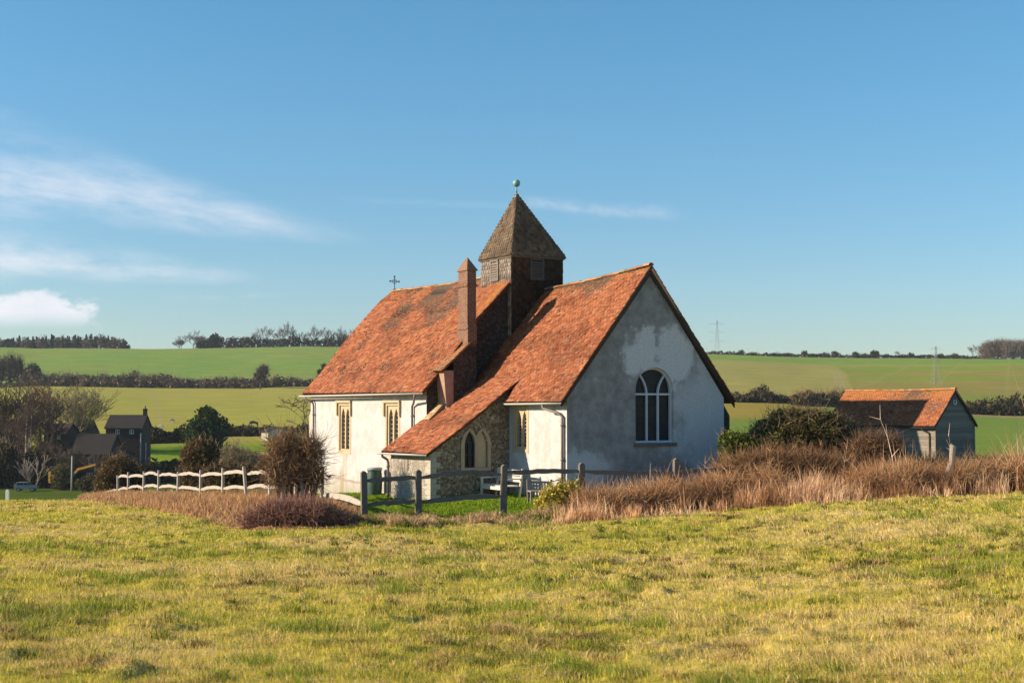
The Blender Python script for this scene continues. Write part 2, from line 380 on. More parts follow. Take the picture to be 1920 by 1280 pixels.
def f_oak(n, ob, b):
    x, y, z = sep(n, ob)
    g = n.noise(n.comb(n.m('MULTIPLY', x, 6), n.m('MULTIPLY', y, 6), n.m('MULTIPLY', z, 9)), 1, 7, .7)
    c = n.mix(g, (.27, .235, .20), (.50, .445, .39))
    c = n.mix(n.m('MULTIPLY', n.step(n.noise(ob, 1.6, 4), .55, .7), .5), c, (.30, .28, .20))
    return c, g, .012
def f_oldoak(n, ob, b):
    x, y, z = sep(n, ob)
    g = n.noise(n.comb(n.m('MULTIPLY', x, 6), n.m('MULTIPLY', y, 6), n.m('MULTIPLY', z, 9)), 1, 7, .7)
    c = n.mix(g, (.085, .078, .066), (.22, .19, .155))
    c = n.mix(n.m('MULTIPLY', n.step(n.noise(ob, 1.6, 4), .55, .7), .5), c, (.085, .09, .06))
    return c, g, .012
M = {}
M['white'] = mat('limewash', f_white, .95, .1); M['grey'] = mat('weathered_limewash', f_grey, .95, .1)
M['flint'] = mat('flint_rubble', flint(16, (.29, .225, .15), (.12, .09, .062), (.23, .17, .115), (.40, .33, .25)), .8, .3)
M['flintdark'] = mat('flint_wall_dark', flint(15, (.075, .06, .045), (.036, .03, .024), (.058, .047, .036), (.095, .08, .062)), .8, .3)  # darker flint for nave gable and breast: their shade put into the colour
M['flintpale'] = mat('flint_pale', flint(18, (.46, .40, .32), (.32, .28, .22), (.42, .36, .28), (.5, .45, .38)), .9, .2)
M['tile'] = mat('clay_tile', f_tile, .9, .2); M['brick'] = mat('brickwork', f_brick, .9, .2)
M['bluepaint'] = plain('aged_white_paint', (.56, .59, .62), .6, .12, 6); M['stonedark'] = plain('brown_stone', (.40, .315, .22), .9, .25, 7, .01); M['palebrick'] = plain('pale_brick', (.36, .23, .16), .9, .4, 5, .01)
M['stone'] = plain('tan_stone', (.47, .37, .245), .9, .22, 7, .01); M['stonegrey'] = plain('grey_stone', (.42, .38, .31), .9, .2, 7, .01)
M['lead'] = plain('lead_grey', (.30, .31, .32), .55, .15, 6); M['gutter'] = plain('gutter_paint', (.50, .48, .45), .5, .1, 9)
M['pipe'] = plain('pipe_paint', (.20, .17, .17), .5, .15, 9); M['iron'] = plain('dark_iron', (.035, .033, .032), .6, .2, 9)
M['whitepaint'] = plain('white_paint', (.78, .77, .74), .5, .06, 9); M['verdigris'] = plain('verdigris', (.20, .38, .36), .55, .2, 9, metal=.2)
M['board'] = mat('weatherboard', f_board, .85, .2); M['oak'] = mat('cleft_oak', f_oak, .9, .15); M['oldoak'] = mat('weathered_oak', f_oldoak, .9, .15); M['butt'] = plain('green_plastic', (.035, .075, .058), .45, .15, 5, spec=.4)
M['benchwood'] = plain('bench_timber', (.62, .54, .46), .8, .15, 14); M['slat'] = plain('slat_timber', (.30, .24, .2), .85, .2, 14)
M['veg'] = veg_mat('leafage', .3); M['grass'] = veg_mat('grass_blades', .42); M['twig'] = mat('twigs', f_veg, .9, .1)
M['ground'] = mat('turf', f_ground, 1.0, .0)
def f_glass(n, ob, b):
    return n.mix(n.noise(ob, 3, 3), (.012, .014, .016), (.03, .035, .04)), n.noise(ob, 5, 3), .004
M['glass'] = mat('window_glass', f_glass, .25, .12)
M['darkbrick'] = plain('old_brick', (.038, .026, .02), .9, .3, 3); M['slate'] = plain('dark_roof', (.026, .021, .018), .9, .3, 2); M['redroof'] = plain('brown_roof', (.05, .027, .02), .9, .3, 2)
M['yellow'] = plain('machine_yellow', (.48, .25, .03), .5, .1, 3); M['carpaint'] = plain('car_paint', (.16, .19, .23), .3, .08, 2, spec=.5); M['rubber'] = plain('tyre_rubber', (.02, .02, .02), .8, .2, 5)

# ------------------------------------------------------------------ ground
def build_ground():
    th = np.concatenate([np.linspace(-math.pi, -R(27), 70)[:-1], np.linspace(-R(27), R(27), 620), np.linspace(R(27), math.pi, 70)[1:]])
    r = np.concatenate([[.02, 1.2, 2.5, 3.8], np.geomspace(5, 70, 330), np.geomspace(70, 2599, 170)[1:]])
    A, B = np.meshgrid(th, r); x = (B * np.sin(A)).ravel(); y = (B * np.cos(A)).ravel(); z = height(x, y)
    nr, nc = len(r), len(th); i = np.arange(nr - 1)[:, None] * nc + np.arange(nc - 1)[None, :]
    f = np.stack([i, i + 1, i + 1 + nc, i + nc], -1).reshape(-1, 4)
    col = ground_col(x, y)
    o = mesh_np('ground', np.stack([x, y, z], 1), f, M['ground'], None, col, True)
    tag(o, kind='structure')
def mixc(c, d, m): return c * (1 - m[:, None]) + np.array(d)[None, :] * m[:, None]
def sm(v, lo, hi):
    t = np.clip((v - lo) / (hi - lo), 0, 1); return t * t * (3 - 2 * t)
def ground_col(x, y):
    d = np.maximum(y, 1e-3); px = CX + F * x / d; px = np.where(y < 1, np.where(x < 0, -300, 2300), px)
    n1 = fbm(x / 3.2, y / 3.2, 21, 4); n2 = fbm(x / .8, y / .8, 31, 3); nb = fbm(x / 60, y / 60, 41, 4); n4 = fbm(x / 9, y / 9, 77, 3)
    c = np.tile(np.array([.42, .36, .075]), (len(x), 1))
    c = mixc(c, (.56, .42, .16), sm(n1, .45, .68)); c = mixc(c, (.13, .15, .03), sm(n2, .55, .75) * .7)
    right = px > 1330
    # beyond the field edge: bank then churchyard lawn
    beyond = sm(d - edge_d(px), -.5, .5)
    c = mixc(c, (.22, .15, .075), beyond)
    lawn = beyond * sm(d, 36.6, 37.4) * sm(px, 560, 640) * (1 - sm(px, 1085, 1130)); c = mixc(c, (.19, .27, .025), lawn)
    val = sm(d, 64, 76); c = mixc(c, (.085, .125, .022), val)
    far = sm(d, 120, 170)
    # left side
    L = ~right
    low = np.where(L, sm(d, 285, 320), 0); c = mixc(c, (.36, .34, .075), low)
    c = mixc(c, (.40, .32, .09), low * sm(nb, .45, .65) * .6)
    track = np.where(L, low * np.exp(-((px - 305 + (d - 330) * .07) / 3.0) ** 2) * .6, 0); c = mixc(c, (.40, .31, .17), track)
    up = np.where(L, sm(d, 630, 650), 0); c = mixc(c, (.20, .31, .07), up)
    c = mixc(c, (.25, .31, .08), up * sm(nb, .4, .6) * .7)
    lawnv = np.where(L, sm(d, 262, 268) * (1 - sm(d, 300, 304)), 0); c = mixc(c, (.20, .29, .03), lawnv)
    # right side
    rt = np.where(right, 1., 0.) * sm(d, 90, 130)
    c = mixc(c, (.185, .265, .055), rt)
    c = mixc(c, (.33, .26, .06), rt * sm(d, 280, 320) * (1 - sm(px, 1500, 1560)))
    c = mixc(c, (.34, .24, .12), rt * sm(d, 380, 392) * sm(px, 1700, 1760) * (1 - sm(d, 405, 415)))
    ru = np.where(right, 1., 0.) * sm(d, 410, 425)
    c = mixc(c, (.35, .32, .10), ru)
    bend = 1592 + 26 * np.clip((d - 590) / 160, -1, 1) ** 2 * np.sign(d - 600) * -1
    c = mixc(c, (.23, .29, .055), ru * sm(px, bend - 3, bend + 3) * (1 - sm(d, 740, 760)))
    c = mixc(c, (.30, .26, .075), ru * sm(px, bend - 3, bend + 3) * (1 - sm(d, 740, 760)) * sm(fbm(x / 160, y / 30, 71, 3), .45, .6))
    tr = ru * (np.exp(-((px - bend + 14) / 3.) ** 2) + np.exp(-((px - bend + 26) / 2.5) ** 2)) * (1 - sm(d, 690, 720)); c = mixc(c, (.42, .34, .2), np.clip(tr, 0, 1) * .6)
    c = mixc(c, (.21, .31, .065), ru * sm(d, 735 + 40 * (nb - .5), 800))
    c = mixc(c, (.29, .275, .085), ru * sm(d, 735, 800) * sm(fbm(x / 200, y / 60, 51, 3), .5, .7) * .7)
    return c
build_ground()

# ------------------------------------------------------------------ vegetation primitives
def sticks(p0, p1, r0, r1, seg=3):
    p0 = np.asarray(p0, float); p1 = np.asarray(p1, float); n = len(p0)
    r0 = np.broadcast_to(np.asarray(r0, float), (n,)); r1 = np.broadcast_to(np.asarray(r1, float), (n,))
    t = p1 - p0; t /= np.linalg.norm(t, axis=1, keepdims=True) + 1e-9
    ref = np.where(abs(t[:, 2:3]) < .9, np.array([[0, 0, 1.]]), np.array([[1., 0, 0]]))
    a = np.cross(t, ref); a /= np.linalg.norm(a, axis=1, keepdims=True) + 1e-9; b = np.cross(t, a)
    vs = []
    for k in range(seg):
        c, s = math.cos(2 * math.pi * k / seg), math.sin(2 * math.pi * k / seg); o = c * a + s * b
        vs.append(p0 + o * r0[:, None]); vs.append(p1 + o * r1[:, None])
    v = np.stack(vs, 1).reshape(-1, 3); base = (np.arange(n) * 2 * seg)[:, None]
    f = np.concatenate([base + np.array([[2 * k, 2 * ((k + 1) % seg), 2 * ((k + 1) % seg) + 1, 2 * k + 1]]) for k in range(seg)])
    return v, f, 2 * seg
def leaves(p, nrm, size, asp=.6):
    n = len(p); size = np.broadcast_to(np.asarray(size, float), (n,))
    a = np.cross(nrm, rng.normal(size=(n, 3))); a /= np.linalg.norm(a, axis=1, keepdims=True) + 1e-9
    b = np.cross(nrm, a); b /= np.linalg.norm(b, axis=1, keepdims=True) + 1e-9
    s = size[:, None]
    v = np.stack([p - a * s, p + b * s * asp, p + a * s, p - b * s * asp], 1).reshape(-1, 3)
    return v, np.arange(4 * n).reshape(-1, 4)
def pal(n, cols, w=None, jit=.18):
    cols = np.array(cols); w = None if w is None else np.array(w) / sum(w)
    c = cols[rng.choice(len(cols), n, p=w)]
    return np.clip(c * (1 + rng.normal(0, jit, (n, 1))), .004, 1)
def unit(n):
    q = rng.normal(size=(n, 3)); return q / (np.linalg.norm(q, axis=1, keepdims=True) + 1e-9)
def blob_pts(blobs, n, shell=.45, lump=.28):
    b = np.array(blobs, float); w = (b[:, 3] * b[:, 4] + b[:, 4] * b[:, 5] + b[:, 3] * b[:, 5]); k = rng.choice(len(b), n, p=w / w.sum())
    d = unit(n); d[:, 2] = np.where(rng.random(n) < .15, abs(d[:, 2]), d[:, 2])
    lp = 1 + lump * (vnoise(d[:, 0] * 2.6 + k * 7.1 + 50, d[:, 1] * 2.6 + d[:, 2] * 2.6 + 50, 5) - .5) * 2 + lump * .7 * (vnoise(d[:, 0] * 6 + k * 3 + 80, d[:, 2] * 6 + d[:, 1] * 5 + 80, 8) - .5) * 2
    r = (1 - shell * rng.random(n) ** 1.7) * lp
    return b[k, :3] + d * r[:, None] * b[k, 3:6], d, k
def foliage(name, blobs, n, size, cols, w=None, parent=None, shell=.45, lump=.28, asp=.6, zmin=None, matname='veg', flat=.8):
    p, d, k = blob_pts(blobs, n, shell, lump)
    if zmin is not None: q = p[:, 2] > zmin; p, d = p[q], d[q]
    nr = d * flat + unit(len(p)); nr /= np.linalg.norm(nr, axis=1, keepdims=True) + 1e-9
    v, f = leaves(p, nr, size * rng.uniform(.6, 1.3, len(p)), asp)
    return mesh_np(name, v, f, M[matname], parent, np.repeat(pal(len(p), cols, w), 4, 0))
def twiggery(name, blobs, n, ln, rad, cols, parent=None, up=.3, shell=.8, curl=.5, zmin=None, radw=.4):
    p, d, k = blob_pts(blobs, n, shell, .22)
    dr = d * radw + unit(n) * curl + np.array([[0, 0, up]]); dr /= np.linalg.norm(dr, axis=1, keepdims=True)
    L = ln * rng.uniform(.4, 1.4, n)
    q = p + dr * L[:, None]; mid = p + dr * L[:, None] * .5 + unit(n) * L[:, None] * .12
    r = rad * rng.uniform(.6, 1.4, n)
    v1, f1, k1 = sticks(np.concatenate([p, mid]), np.concatenate([mid, q]), np.concatenate([r, r * .75]), np.concatenate([r * .75, r * .3]))
    c = pal(n, cols); c = np.repeat(np.concatenate([c, c]), k1, 0)
    return mesh_np(name, v1, f1, M['twig'], parent, c)
def skeleton(h, levels=4, spread=.55, kids=(4, 3, 3, 3), trunk=.35, r0=None, seed=1, gnarl=.15, upw=.25, multi=1):
    rr = random.Random(seed); segs = []
    r0 = r0 or h * .022
    def grow(p, d, L, r, lv):
        n = 3 if lv < 2 else 2; q = p.copy()
        pts = [q.copy()]
        for i in range(n):
            d = d + np.array([rr.gauss(0, gnarl), rr.gauss(0, gnarl), rr.gauss(0, gnarl * .6) + upw * .12]); d /= np.linalg.norm(d)
            ra = r * (1 - .55 * i / n); rb = r * (1 - .55 * (i + 1) / n)
            nq = q + d * L / n; segs.append((q.copy(), nq.copy(), ra, rb, lv)); q = nq; pts.append(q.copy())
        if lv >= levels: return
        m = kids[min(lv, len(kids) - 1)]
        for k in range(m):
            t = (.45 + .55 * (k + 1) / m) if lv else (.55 + .45 * (k + 1) / m)
            i = min(int(t * n), n - 1); base = pts[i] + (pts[i + 1] - pts[i]) * (t * n - i if t < 1 else 1)
            ph = rr.uniform(0, 6.283) + k * 2.4; ax = np.array([math.cos(ph), math.sin(ph), rr.uniform(-.1, .3)])
            sp = spread * rr.uniform(.6, 1.3) * (.55 if k == m - 1 else 1)
            nd = d * (1 - sp * .5) + ax * sp + np.array([0, 0, upw * .5]); nd /= np.linalg.norm(nd)
            grow(base, nd, L * rr.uniform(.58, .82), r * .5 * rr.uniform(.8, 1.15), lv + 1)
    for q in range(multi):
        d = np.array([rr.gauss(0, .12), rr.gauss(0, .12), 1.]) if multi == 1 else np.array([rr.gauss(0, .4), rr.gauss(0, .4), 1.])
        grow(np.array([rr.gauss(0, .1 * (multi > 1)), rr.gauss(0, .1 * (multi > 1)), -.15]), d / np.linalg.norm(d), h * trunk, r0, 0)
    return segs
def bare_tree(name, label, cat, h, seed, col, tcol=None, group=None, loc=(0, 0, 0), min_r=.012, norm=True, **kw):
    root = thing(name, label, cat, loc, 0, group)
    segs = skeleton(h, seed=seed, **kw)
    top = max(s[1][2] for s in segs); k = h / top if norm else 1
    def mk(nm, sel, c, seg):
        p0 = np.array([s[0] * k for s in sel]); p1 = np.array([s[1] * k for s in sel])
        r0 = np.maximum([s[2] for s in sel], min_r); r1 = np.maximum([s[3] for s in sel], min_r * .8)
        v, f, kk = sticks(p0, p1, r0, r1, seg)
        mesh_np(nm, v, f, M['twig'], root, np.repeat(pal(len(sel), [c], None, .15), kk, 0))
    mk('trunk', [s for s in segs if s[4] <= 1], tcol or col, 6)
    mk('crown', [s for s in segs if s[4] >= 2], col, 3)
    return root

def tiles(P, lims, W, T, tw, gauge, cols, w=None, lift=.03, jit=1., sag=.02, seed=0, thick=.018, orange_top=None):
    """rows of separate clay tiles on the surface P(s,t) (s in metres along, t 0..1 up). returns verts, faces, colours"""
    rows = max(2, int(round(T / gauge))); S0 = []; S1 = []; TT = []
    for i in range(rows):
        t = i / rows; lo, hi = lims(min(1, t + .5 / rows))
        if hi - lo < .02: continue
        off = (i % 2) * tw / 2 + rng.uniform(-.02, .02)
        e = np.arange(lo - off, hi + tw, tw); a = np.clip(e[:-1], lo, hi); b = np.clip(e[1:], lo, hi); q = (b - a) > tw * .12
        S0.append(a[q]); S1.append(b[q]); TT.append(np.full(q.sum(), t))
    s0 = np.concatenate(S0); s1 = np.concatenate(S1); t = np.concatenate(TT); n = len(s0)
    g = .004; s0 = s0 + g; s1 = s1 - g
    t0 = t + rng.normal(0, .05 * jit, n) / rows; t1 = np.minimum(t + 1.55 / rows, 1.0)
    c = [P(s0, t0), P(s1, t0), P(s1, t1), P(s0, t1)]
    nn = np.cross(c[1] - c[0], c[3] - c[0]); nn /= np.linalg.norm(nn, axis=1, keepdims=True) + 1e-9
    nn = np.where(nn[:, 2:3] < 0, -nn, nn) if np.mean(nn[:, 2]) != 0 else nn
    sg = (fbm(s0 / 1.3 + 31 + seed, t * T / 1.3 + 17, seed, 3) - .5) * 2 * sag
    lf = lift * (1 + rng.normal(0, .22 * jit, n)); a_ = rng.normal(0, .006 * jit, n)
    off = [sg + lf + a_, sg + lf - a_, sg + .004, sg + .004]
    top = [c[k] + nn * off[k][:, None] for k in range(4)]; bot = [c[k] + nn * (off[k] - thick)[:, None] for k in range(4)]
    v = np.stack(top + bot, 1).reshape(-1, 3); b = (np.arange(n) * 8)[:, None]
    f = np.concatenate([b + np.array([q]) for q in [(0, 1, 2, 3), (0, 4, 5, 1), (1, 5, 6, 2), (3, 7, 4, 0)]])
    col = pal(n, cols, w, .11)
    pt = fbm(s0 / 1.6 + seed * 3.3, t * T / .9 + seed, seed + 5, 4); col = col * (1 - .28 * sm(pt, .5, .72))[:, None]
    if orange_top is not None:
        m = orange_top(s0, t); col = mixc(col, (.36, .15, .045), np.clip(m * rng.uniform(.4, 1.2, n), 0, 1))
    return v, f, np.repeat(col, 8, 0)
TILE = [(.30, .10, .045), (.335, .122, .058), (.27, .088, .043), (.36, .148, .072), (.225, .078, .044), (.29, .145, .08)]; TW = [5, 5, 4, 2.5, 1.6, 1]
def merge(parts):
    V = []; Fs = []; C = []; b = 0
    for v, f, c in parts: V.append(v); Fs.append(f + b); C.append(c); b += len(v)
    return np.concatenate(V), np.concatenate(Fs), np.concatenate(C)
def slab(quad, th, c=(.10, .065, .045)):
    q = [np.array(p, float) for p in quad]; n = np.cross(q[1] - q[0], q[3] - q[0]); n /= np.linalg.norm(n)
    if n[2] < 0: n = -n
    v = np.array([p - n * .004 for p in q] + [p - n * th for p in q])
    f = np.array([(0, 1, 2, 3), (4, 5, 6, 7), (0, 1, 5, 4), (1, 2, 6, 5), (2, 3, 7, 6), (3, 0, 4, 7)])
    return v, f, np.tile(np.array(c), (8, 1))
def ridge_tiles(a, b, r=.1, L=.32, cols=TILE, sag=.055):
    a = np.array(a, float); b = np.array(b, float); d = b - a; ln = np.linalg.norm(d); d /= ln; n = int(ln / L); side = np.cross(d, (0, 0, 1)); side /= np.linalg.norm(side)
    V = []; Fq = []; C = []
    for i in range(n):
        sgz = V3(0, 0, -sag * math.sin(math.pi * i / n)); p0 = a + d * (ln * i / n + .006) + sgz; p1 = a + d * (ln * (i + 1) / n + .012) + sgz; rr = r * rng.uniform(.95, 1.08); dz = rng.normal(0, .006); bs = len(V)
        for p in (p0, p1):
            for k in range(7):
                th = math.pi * k / 6; V.append(p + side * rr * math.cos(th) + V3(0, 0, rr * math.sin(th) * .8 - .02 + dz))
        for k in range(6): Fq.append((bs + k, bs + k + 1, bs + 8 + k, bs + 7 + k))
        C += [pal(1, [(.40, .16, .06), (.45, .2, .08), (.3, .16, .08), (.33, .24, .12)])[0]] * 14
    return np.array(V), np.array(Fq), np.array(C)

# ------------------------------------------------------------------ the chapel  (local x = across to the right, local y = back along the nave)
TH = R(31); P0 = (1.66, 42.0, 0)
ch = thing('chapel', 'whitewashed flint chapel with orange tiled roofs and small shingled bell turret', 'chapel', P0, TH)
def panel(mb, o, a, n, outline, holes=(), depth=.2, back=True):
    """vertical wall face through o along horizontal a, with holes and their reveals (going to -n)"""
    o = V3(*o); a = V3(*a); n = V3(*n)
    loops = [outline] + list(holes); flat = [p for L in loops for p in L]
    tri = tessellate_polygon([[Vector((p[0], p[1], 0)) for p in L] for L in loops])
    pt = lambda p, dd=0: o + a * p[0] + V3(0, 0, p[1]) - n * dd
    mb.add([pt(p) for p in flat], [tuple(t) for t in tri])
    for L in holes:
        m = len(L); mb.add([pt(p) for p in L] + [pt(p, depth) for p in L], [(i, (i + 1) % m, m + (i + 1) % m, m + i) for i in range(m)])
def rect(x0, x1, z0, z1): return [(x0, z0), (x1, z0), (x1, z1), (x0, z1)]
def lancet(x0, x1, z0, zs, za, n=7):
    c = (x0 + x1) / 2; w = (x1 - x0) / 2; L = [(x0, z0), (x1, z0)]
    for k in range(n): t = k / n; L.append((x1 - w * (1 - math.cos(t * math.pi / 2)) * 1.0 if False else c + w * (1 - t ** 1.9), zs + (za - zs) * t ** .85))
    L.append((c, za))
    for k in range(n - 1, -1, -1): t = k / n; L.append((c - w * (1 - t ** 1.9), zs + (za - zs) * t ** .85))
    return L
def arch(x0, x1, z0, zs, za, n=16):
    c = (x0 + x1) / 2; w = (x1 - x0) / 2
    return [(x0, z0), (x1, z0)] + [(c + w * math.cos(math.pi * k / n), zs + (za - zs) * math.sin(math.pi * k / n) ** .92) for k in range(n + 1)]
def plate(mb, o, a, n, outline, holes, th, proud):
    """stone slab with openings: front face proud of the wall, thickness th"""
    o = V3(*o); a = V3(*a); n = V3(*n); loops = [outline] + list(holes); flat = [p for L in loops for p in L]
    tri = tessellate_polygon([[Vector((p[0], p[1], 0)) for p in L] for L in loops])
    f = lambda p, q: o + a * p[0] + V3(0, 0, p[1]) + n * q
    mb.add([f(p, proud) for p in flat], [tuple(t) for t in tri])
    for L in loops:
        m = len(L); mb.add([f(p, proud) for p in L] + [f(p, proud - th) for p in L], [(i, (i + 1) % m, m + (i + 1) % m, m + i) for i in range(m)])
def bar(mb, o, a, n, p, q, w, d0, d1):
    """flat bar in the wall plane from p to q, width w, from depth d0 to d1 along n"""
    o = V3(*o); a = V3(*a); n = V3(*n); p = np.array(p, float); q = np.array(q, float); t = (q - p) / np.linalg.norm(q - p); s = np.array([-t[1], t[0]]) * w / 2
    f = lambda e, dd: o + a * e[0] + V3(0, 0, e[1]) + n * dd
    mb.hexa([f(p - s, d0), f(q - s, d0), f(q + s, d0), f(p + s, d0)], [f(p - s, d1), f(q - s, d1), f(q + s, d1), f(p + s, d1)])
U = (0, 1, 0); VX = (1, 0, 0); NS = (-1, 0, 0); NE = (0, -1, 0)
ZB = -1.4
def two_light(o, c, w, z0, z1, hood, m_in=.09):
    """square headed two-light stone window; o on wall plane running along U"""
    x0, x1 = c - w / 2, c + w / 2; lw = (w - 3 * m_in) / 2
    h1 = lancet(x0 + m_in, x0 + m_in + lw, z0 + .07, z1 - .5, z1 - .1); h2 = lancet(x1 - m_in - lw, x1 - m_in, z0 + .07, z1 - .5, z1 - .1)
    fr = MB(); plate(fr, o, U, NS, rect(x0, x1, z0, z1), [h1, h2], .12, -.04); f = fr.build('window', M['stone'], ch)
    s = MB()                                                    # stone surround, flush quoins, sill and label
    plate(s, o, U, NS, rect(x0 - .13, x1 + .13, z0 - .12, z1 + .1), [rect(x0, x1, z0, z1)], .16, .012)
    if hood:
        s.box(o[0] - .09, o[0] + .02, x0 - .2, x1 + .2, z1 + .1, z1 + .19); s.box(o[0] - .08, o[0] + .02, x0 - .2, x0 - .11, z1 - .38, z1 + .1); s.box(o[0] - .08, o[0] + .02, x1 + .11, x1 + .2, z1 - .38, z1 + .1)
    s.build('frame', M['stone'], f)
    g = MB(); plate(g, o, U, NS, rect(x0, x1, z0, z1), [], .01, -.15); g.build('pane', M['glass'], f)
    b = MB()
    for lx in (x0 + m_in, x1 - m_in - lw):
        for k in range(1, 9): zz = z0 + .07 + (z1 - z0 - .25) * k / 9; b.box(o[0] + .115, o[0] + .135, lx, lx + lw, zz - .009, zz + .009)
        b.box(o[0] + .112, o[0] + .138, lx + lw / 2 - .009, lx + lw / 2 + .009, z0 + .07, z1 - .12)
    b.build('glazing_bars', M['stonegrey'], f)
    return rect(x0 - .13, x1 + .13, z0 - .12, z1 + .1)
# nave
oS = (-1.5, 0, 0); oC = (0, 0, 0)
w1 = two_light(oS, 12.98, .92, 1.12, 2.82, True); w2 = two_light(oS, 8.88, .92, 1.15, 2.82, True)
nv = MB()
panel(nv, oS, U, NS, rect(6.3, 16.25, ZB, 3.36), [w1, w2], .2)
panel(nv, (5.8, 0, 0), U, (1, 0, 0), rect(6.3, 16.25, ZB, 3.36))
panel(nv, (0, 16.25, 0), VX, (0, 1, 0), [(-1.5, ZB), (5.8, ZB), (5.8, 3.3), (2.15, 7.33), (.3, 5.5), (-1.1, 3.85), (-1.5, 3.36)])
nv.build('nave_wall', M['white'], ch)
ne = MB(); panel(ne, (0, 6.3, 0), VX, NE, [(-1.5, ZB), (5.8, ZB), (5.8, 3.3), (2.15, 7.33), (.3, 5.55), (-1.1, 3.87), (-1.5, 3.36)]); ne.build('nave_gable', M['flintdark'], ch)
# chancel
w3 = two_light(oC, 2.68, .72, 1.45, 2.76, False, .05)
cs = MB(); panel(cs, oC, U, NS, rect(0, 6.3, ZB, 3.08), [w3], .2); panel(cs, (6.1, 0, 0), U, (1, 0, 0), rect(0, 6.3, ZB, 3.08)); cs.build('chancel_wall', M['white'], ch)
EW = arch(2.56, 4.04, 1.67, 3.27, 4.03)
ce = MB(); panel(ce, oC, VX, NE, [(0, ZB), (6.1, ZB), (6.1, 3.08), (3.1, 7.08), (0, 3.08)], [EW], .2); ce.build('chancel_gable', M['grey'], ch)
# east window: painted timber, three lights under a round head
def shrink(L, c, k):
    return [(c[0] + (p[0] - c[0]) * k[0], c[1] + (p[1] - c[1]) * k[1]) for p in L]
ew = MB(); plate(ew, oC, VX, NE, EW, [arch(2.615, 3.985, 1.73, 3.27, 3.97)], .09, -.10)
for x in (3.08, 3.52): bar(ew, oC, VX, NE, (x, 1.73), (x, 3.2), .055, -.18, -.108)
bar(ew, oC, VX, NE, (2.61, 3.19), (3.99, 3.19), .06, -.18, -.103)
for x, sg_ in ((3.08, -1), (3.52, 1)):
    pts = [(x + sg_ * .28 * t ** 2.0, 3.19 + .62 * t) for t in np.linspace(0, 1, 8)]
    for p, q in zip(pts[:-1], pts[1:]): bar(ew, oC, VX, NE, p, q, .05, -.18, -.106 - .0)
ewo = ew.build('window', M['bluepaint'], ch)
g = MB(); plate(g, oC, VX, NE, EW, [], .01, -.19); g.build('pane', M['glass'], ewo)
lb = MB()
for z in np.arange(1.95, 3.95, .2): lb.box(2.64, 3.96, .186, .189, z - .004, z + .004)
lb.build('glazing_bars', M['iron'], ewo)
sb = MB(); sb.box(2.5, 4.12, -.08, .1, 1.56, 1.66); sb.build('sill', M['oldoak'], ewo)
# vestry (lean-to on the south side)
ZV = lambda v: 1.30 + (v + 3.08) * (3.74 - 1.33) / 3.44
L1 = lancet(-1.66, -1.28, .86, 1.6, 2.02); L2 = lancet(-1.20, -.82, .86, 1.6, 2.02)
ve = MB(); VW = [(-1.66, .86), (-.82, .86), (-.82, 1.62), (-1.01, 2.04), (-1.2, 1.82), (-1.28, 1.82), (-1.47, 2.04), (-1.66, 1.62)]
panel(ve, (0, 3.4, 0), VX, NE, [(-2.86, ZB), (-.002, ZB), (-.002, ZV(-.002) - .1), (-2.86, ZV(-2.86) - .1)], [VW], .22); ve.build('vestry_gable', M['flint'], ch)
vs = MB(); panel(vs, (-2.86, 0, 0), U, NS, rect(3.4, 6.22, ZB, ZV(-2.86) - .1), [rect(4.93, 5.0, .75, 1.2)], .3)
panel(vs, (0, 6.22, 0), VX, (0, 1, 0), [(-2.86, ZB), (-1.502, ZB), (-1.502, ZV(-1.5) - .1), (-2.86, ZV(-2.86) - .1)])
vs.build('vestry_wall', M['flintpale'], ch)
vq = MB()
for k in range(10):
    z = -.3 + k * .17; d = .34 if k % 2 else .2
    vq.box(-2.872, -2.86 + d, 3.388, 3.40 + (.2 if k % 2 else .34), z, z + .162)
vq.build('quoins', M['stonegrey'], ch)
vf = MB(); plate(vf, (0, 3.4, 0), VX, NE, [(-1.79, .76), (-.69, .76), (-.69, 1.62), (-.78, 1.92), (-1.01, 2.13), (-1.16, 2.0), (-1.24, 1.86), (-1.32, 2.0), (-1.47, 2.13), (-1.70, 1.92), (-1.79, 1.62)], [L1, L2], .16, .03); vfo = vf.build('window', M['stonedark'], ch)
vg = MB(); plate(vg, (0, 3.4, 0), VX, NE, rect(-1.66, -1.28, .86, 2.02), [], .01, -.09); vg.build('pane', M['glass'], vfo)
vb = MB(); plate(vb, (0, 3.4, 0), VX, NE, rect(-1.24, -.8, .84, 2.04), [], .04, -.05); vb.build('blind_panel', M['stone'], vfo)
vc = MB()
for p, q in [((-1.65, .88), (-1.29, .88)), ((-1.65, 1.66), (-1.29, 1.66)), ((-1.645, .88), (-1.645, 1.66)), ((-1.295, .88), (-1.295, 1.66)), ((-1.47, .88), (-1.47, 1.66)), ((-1.645, 1.27), (-1.295, 1.27))]: bar(vc, (0, 3.4, 0), VX, NE, p, q, .035, -.08, -.04)
vc.build('casement', M['iron'], vfo)
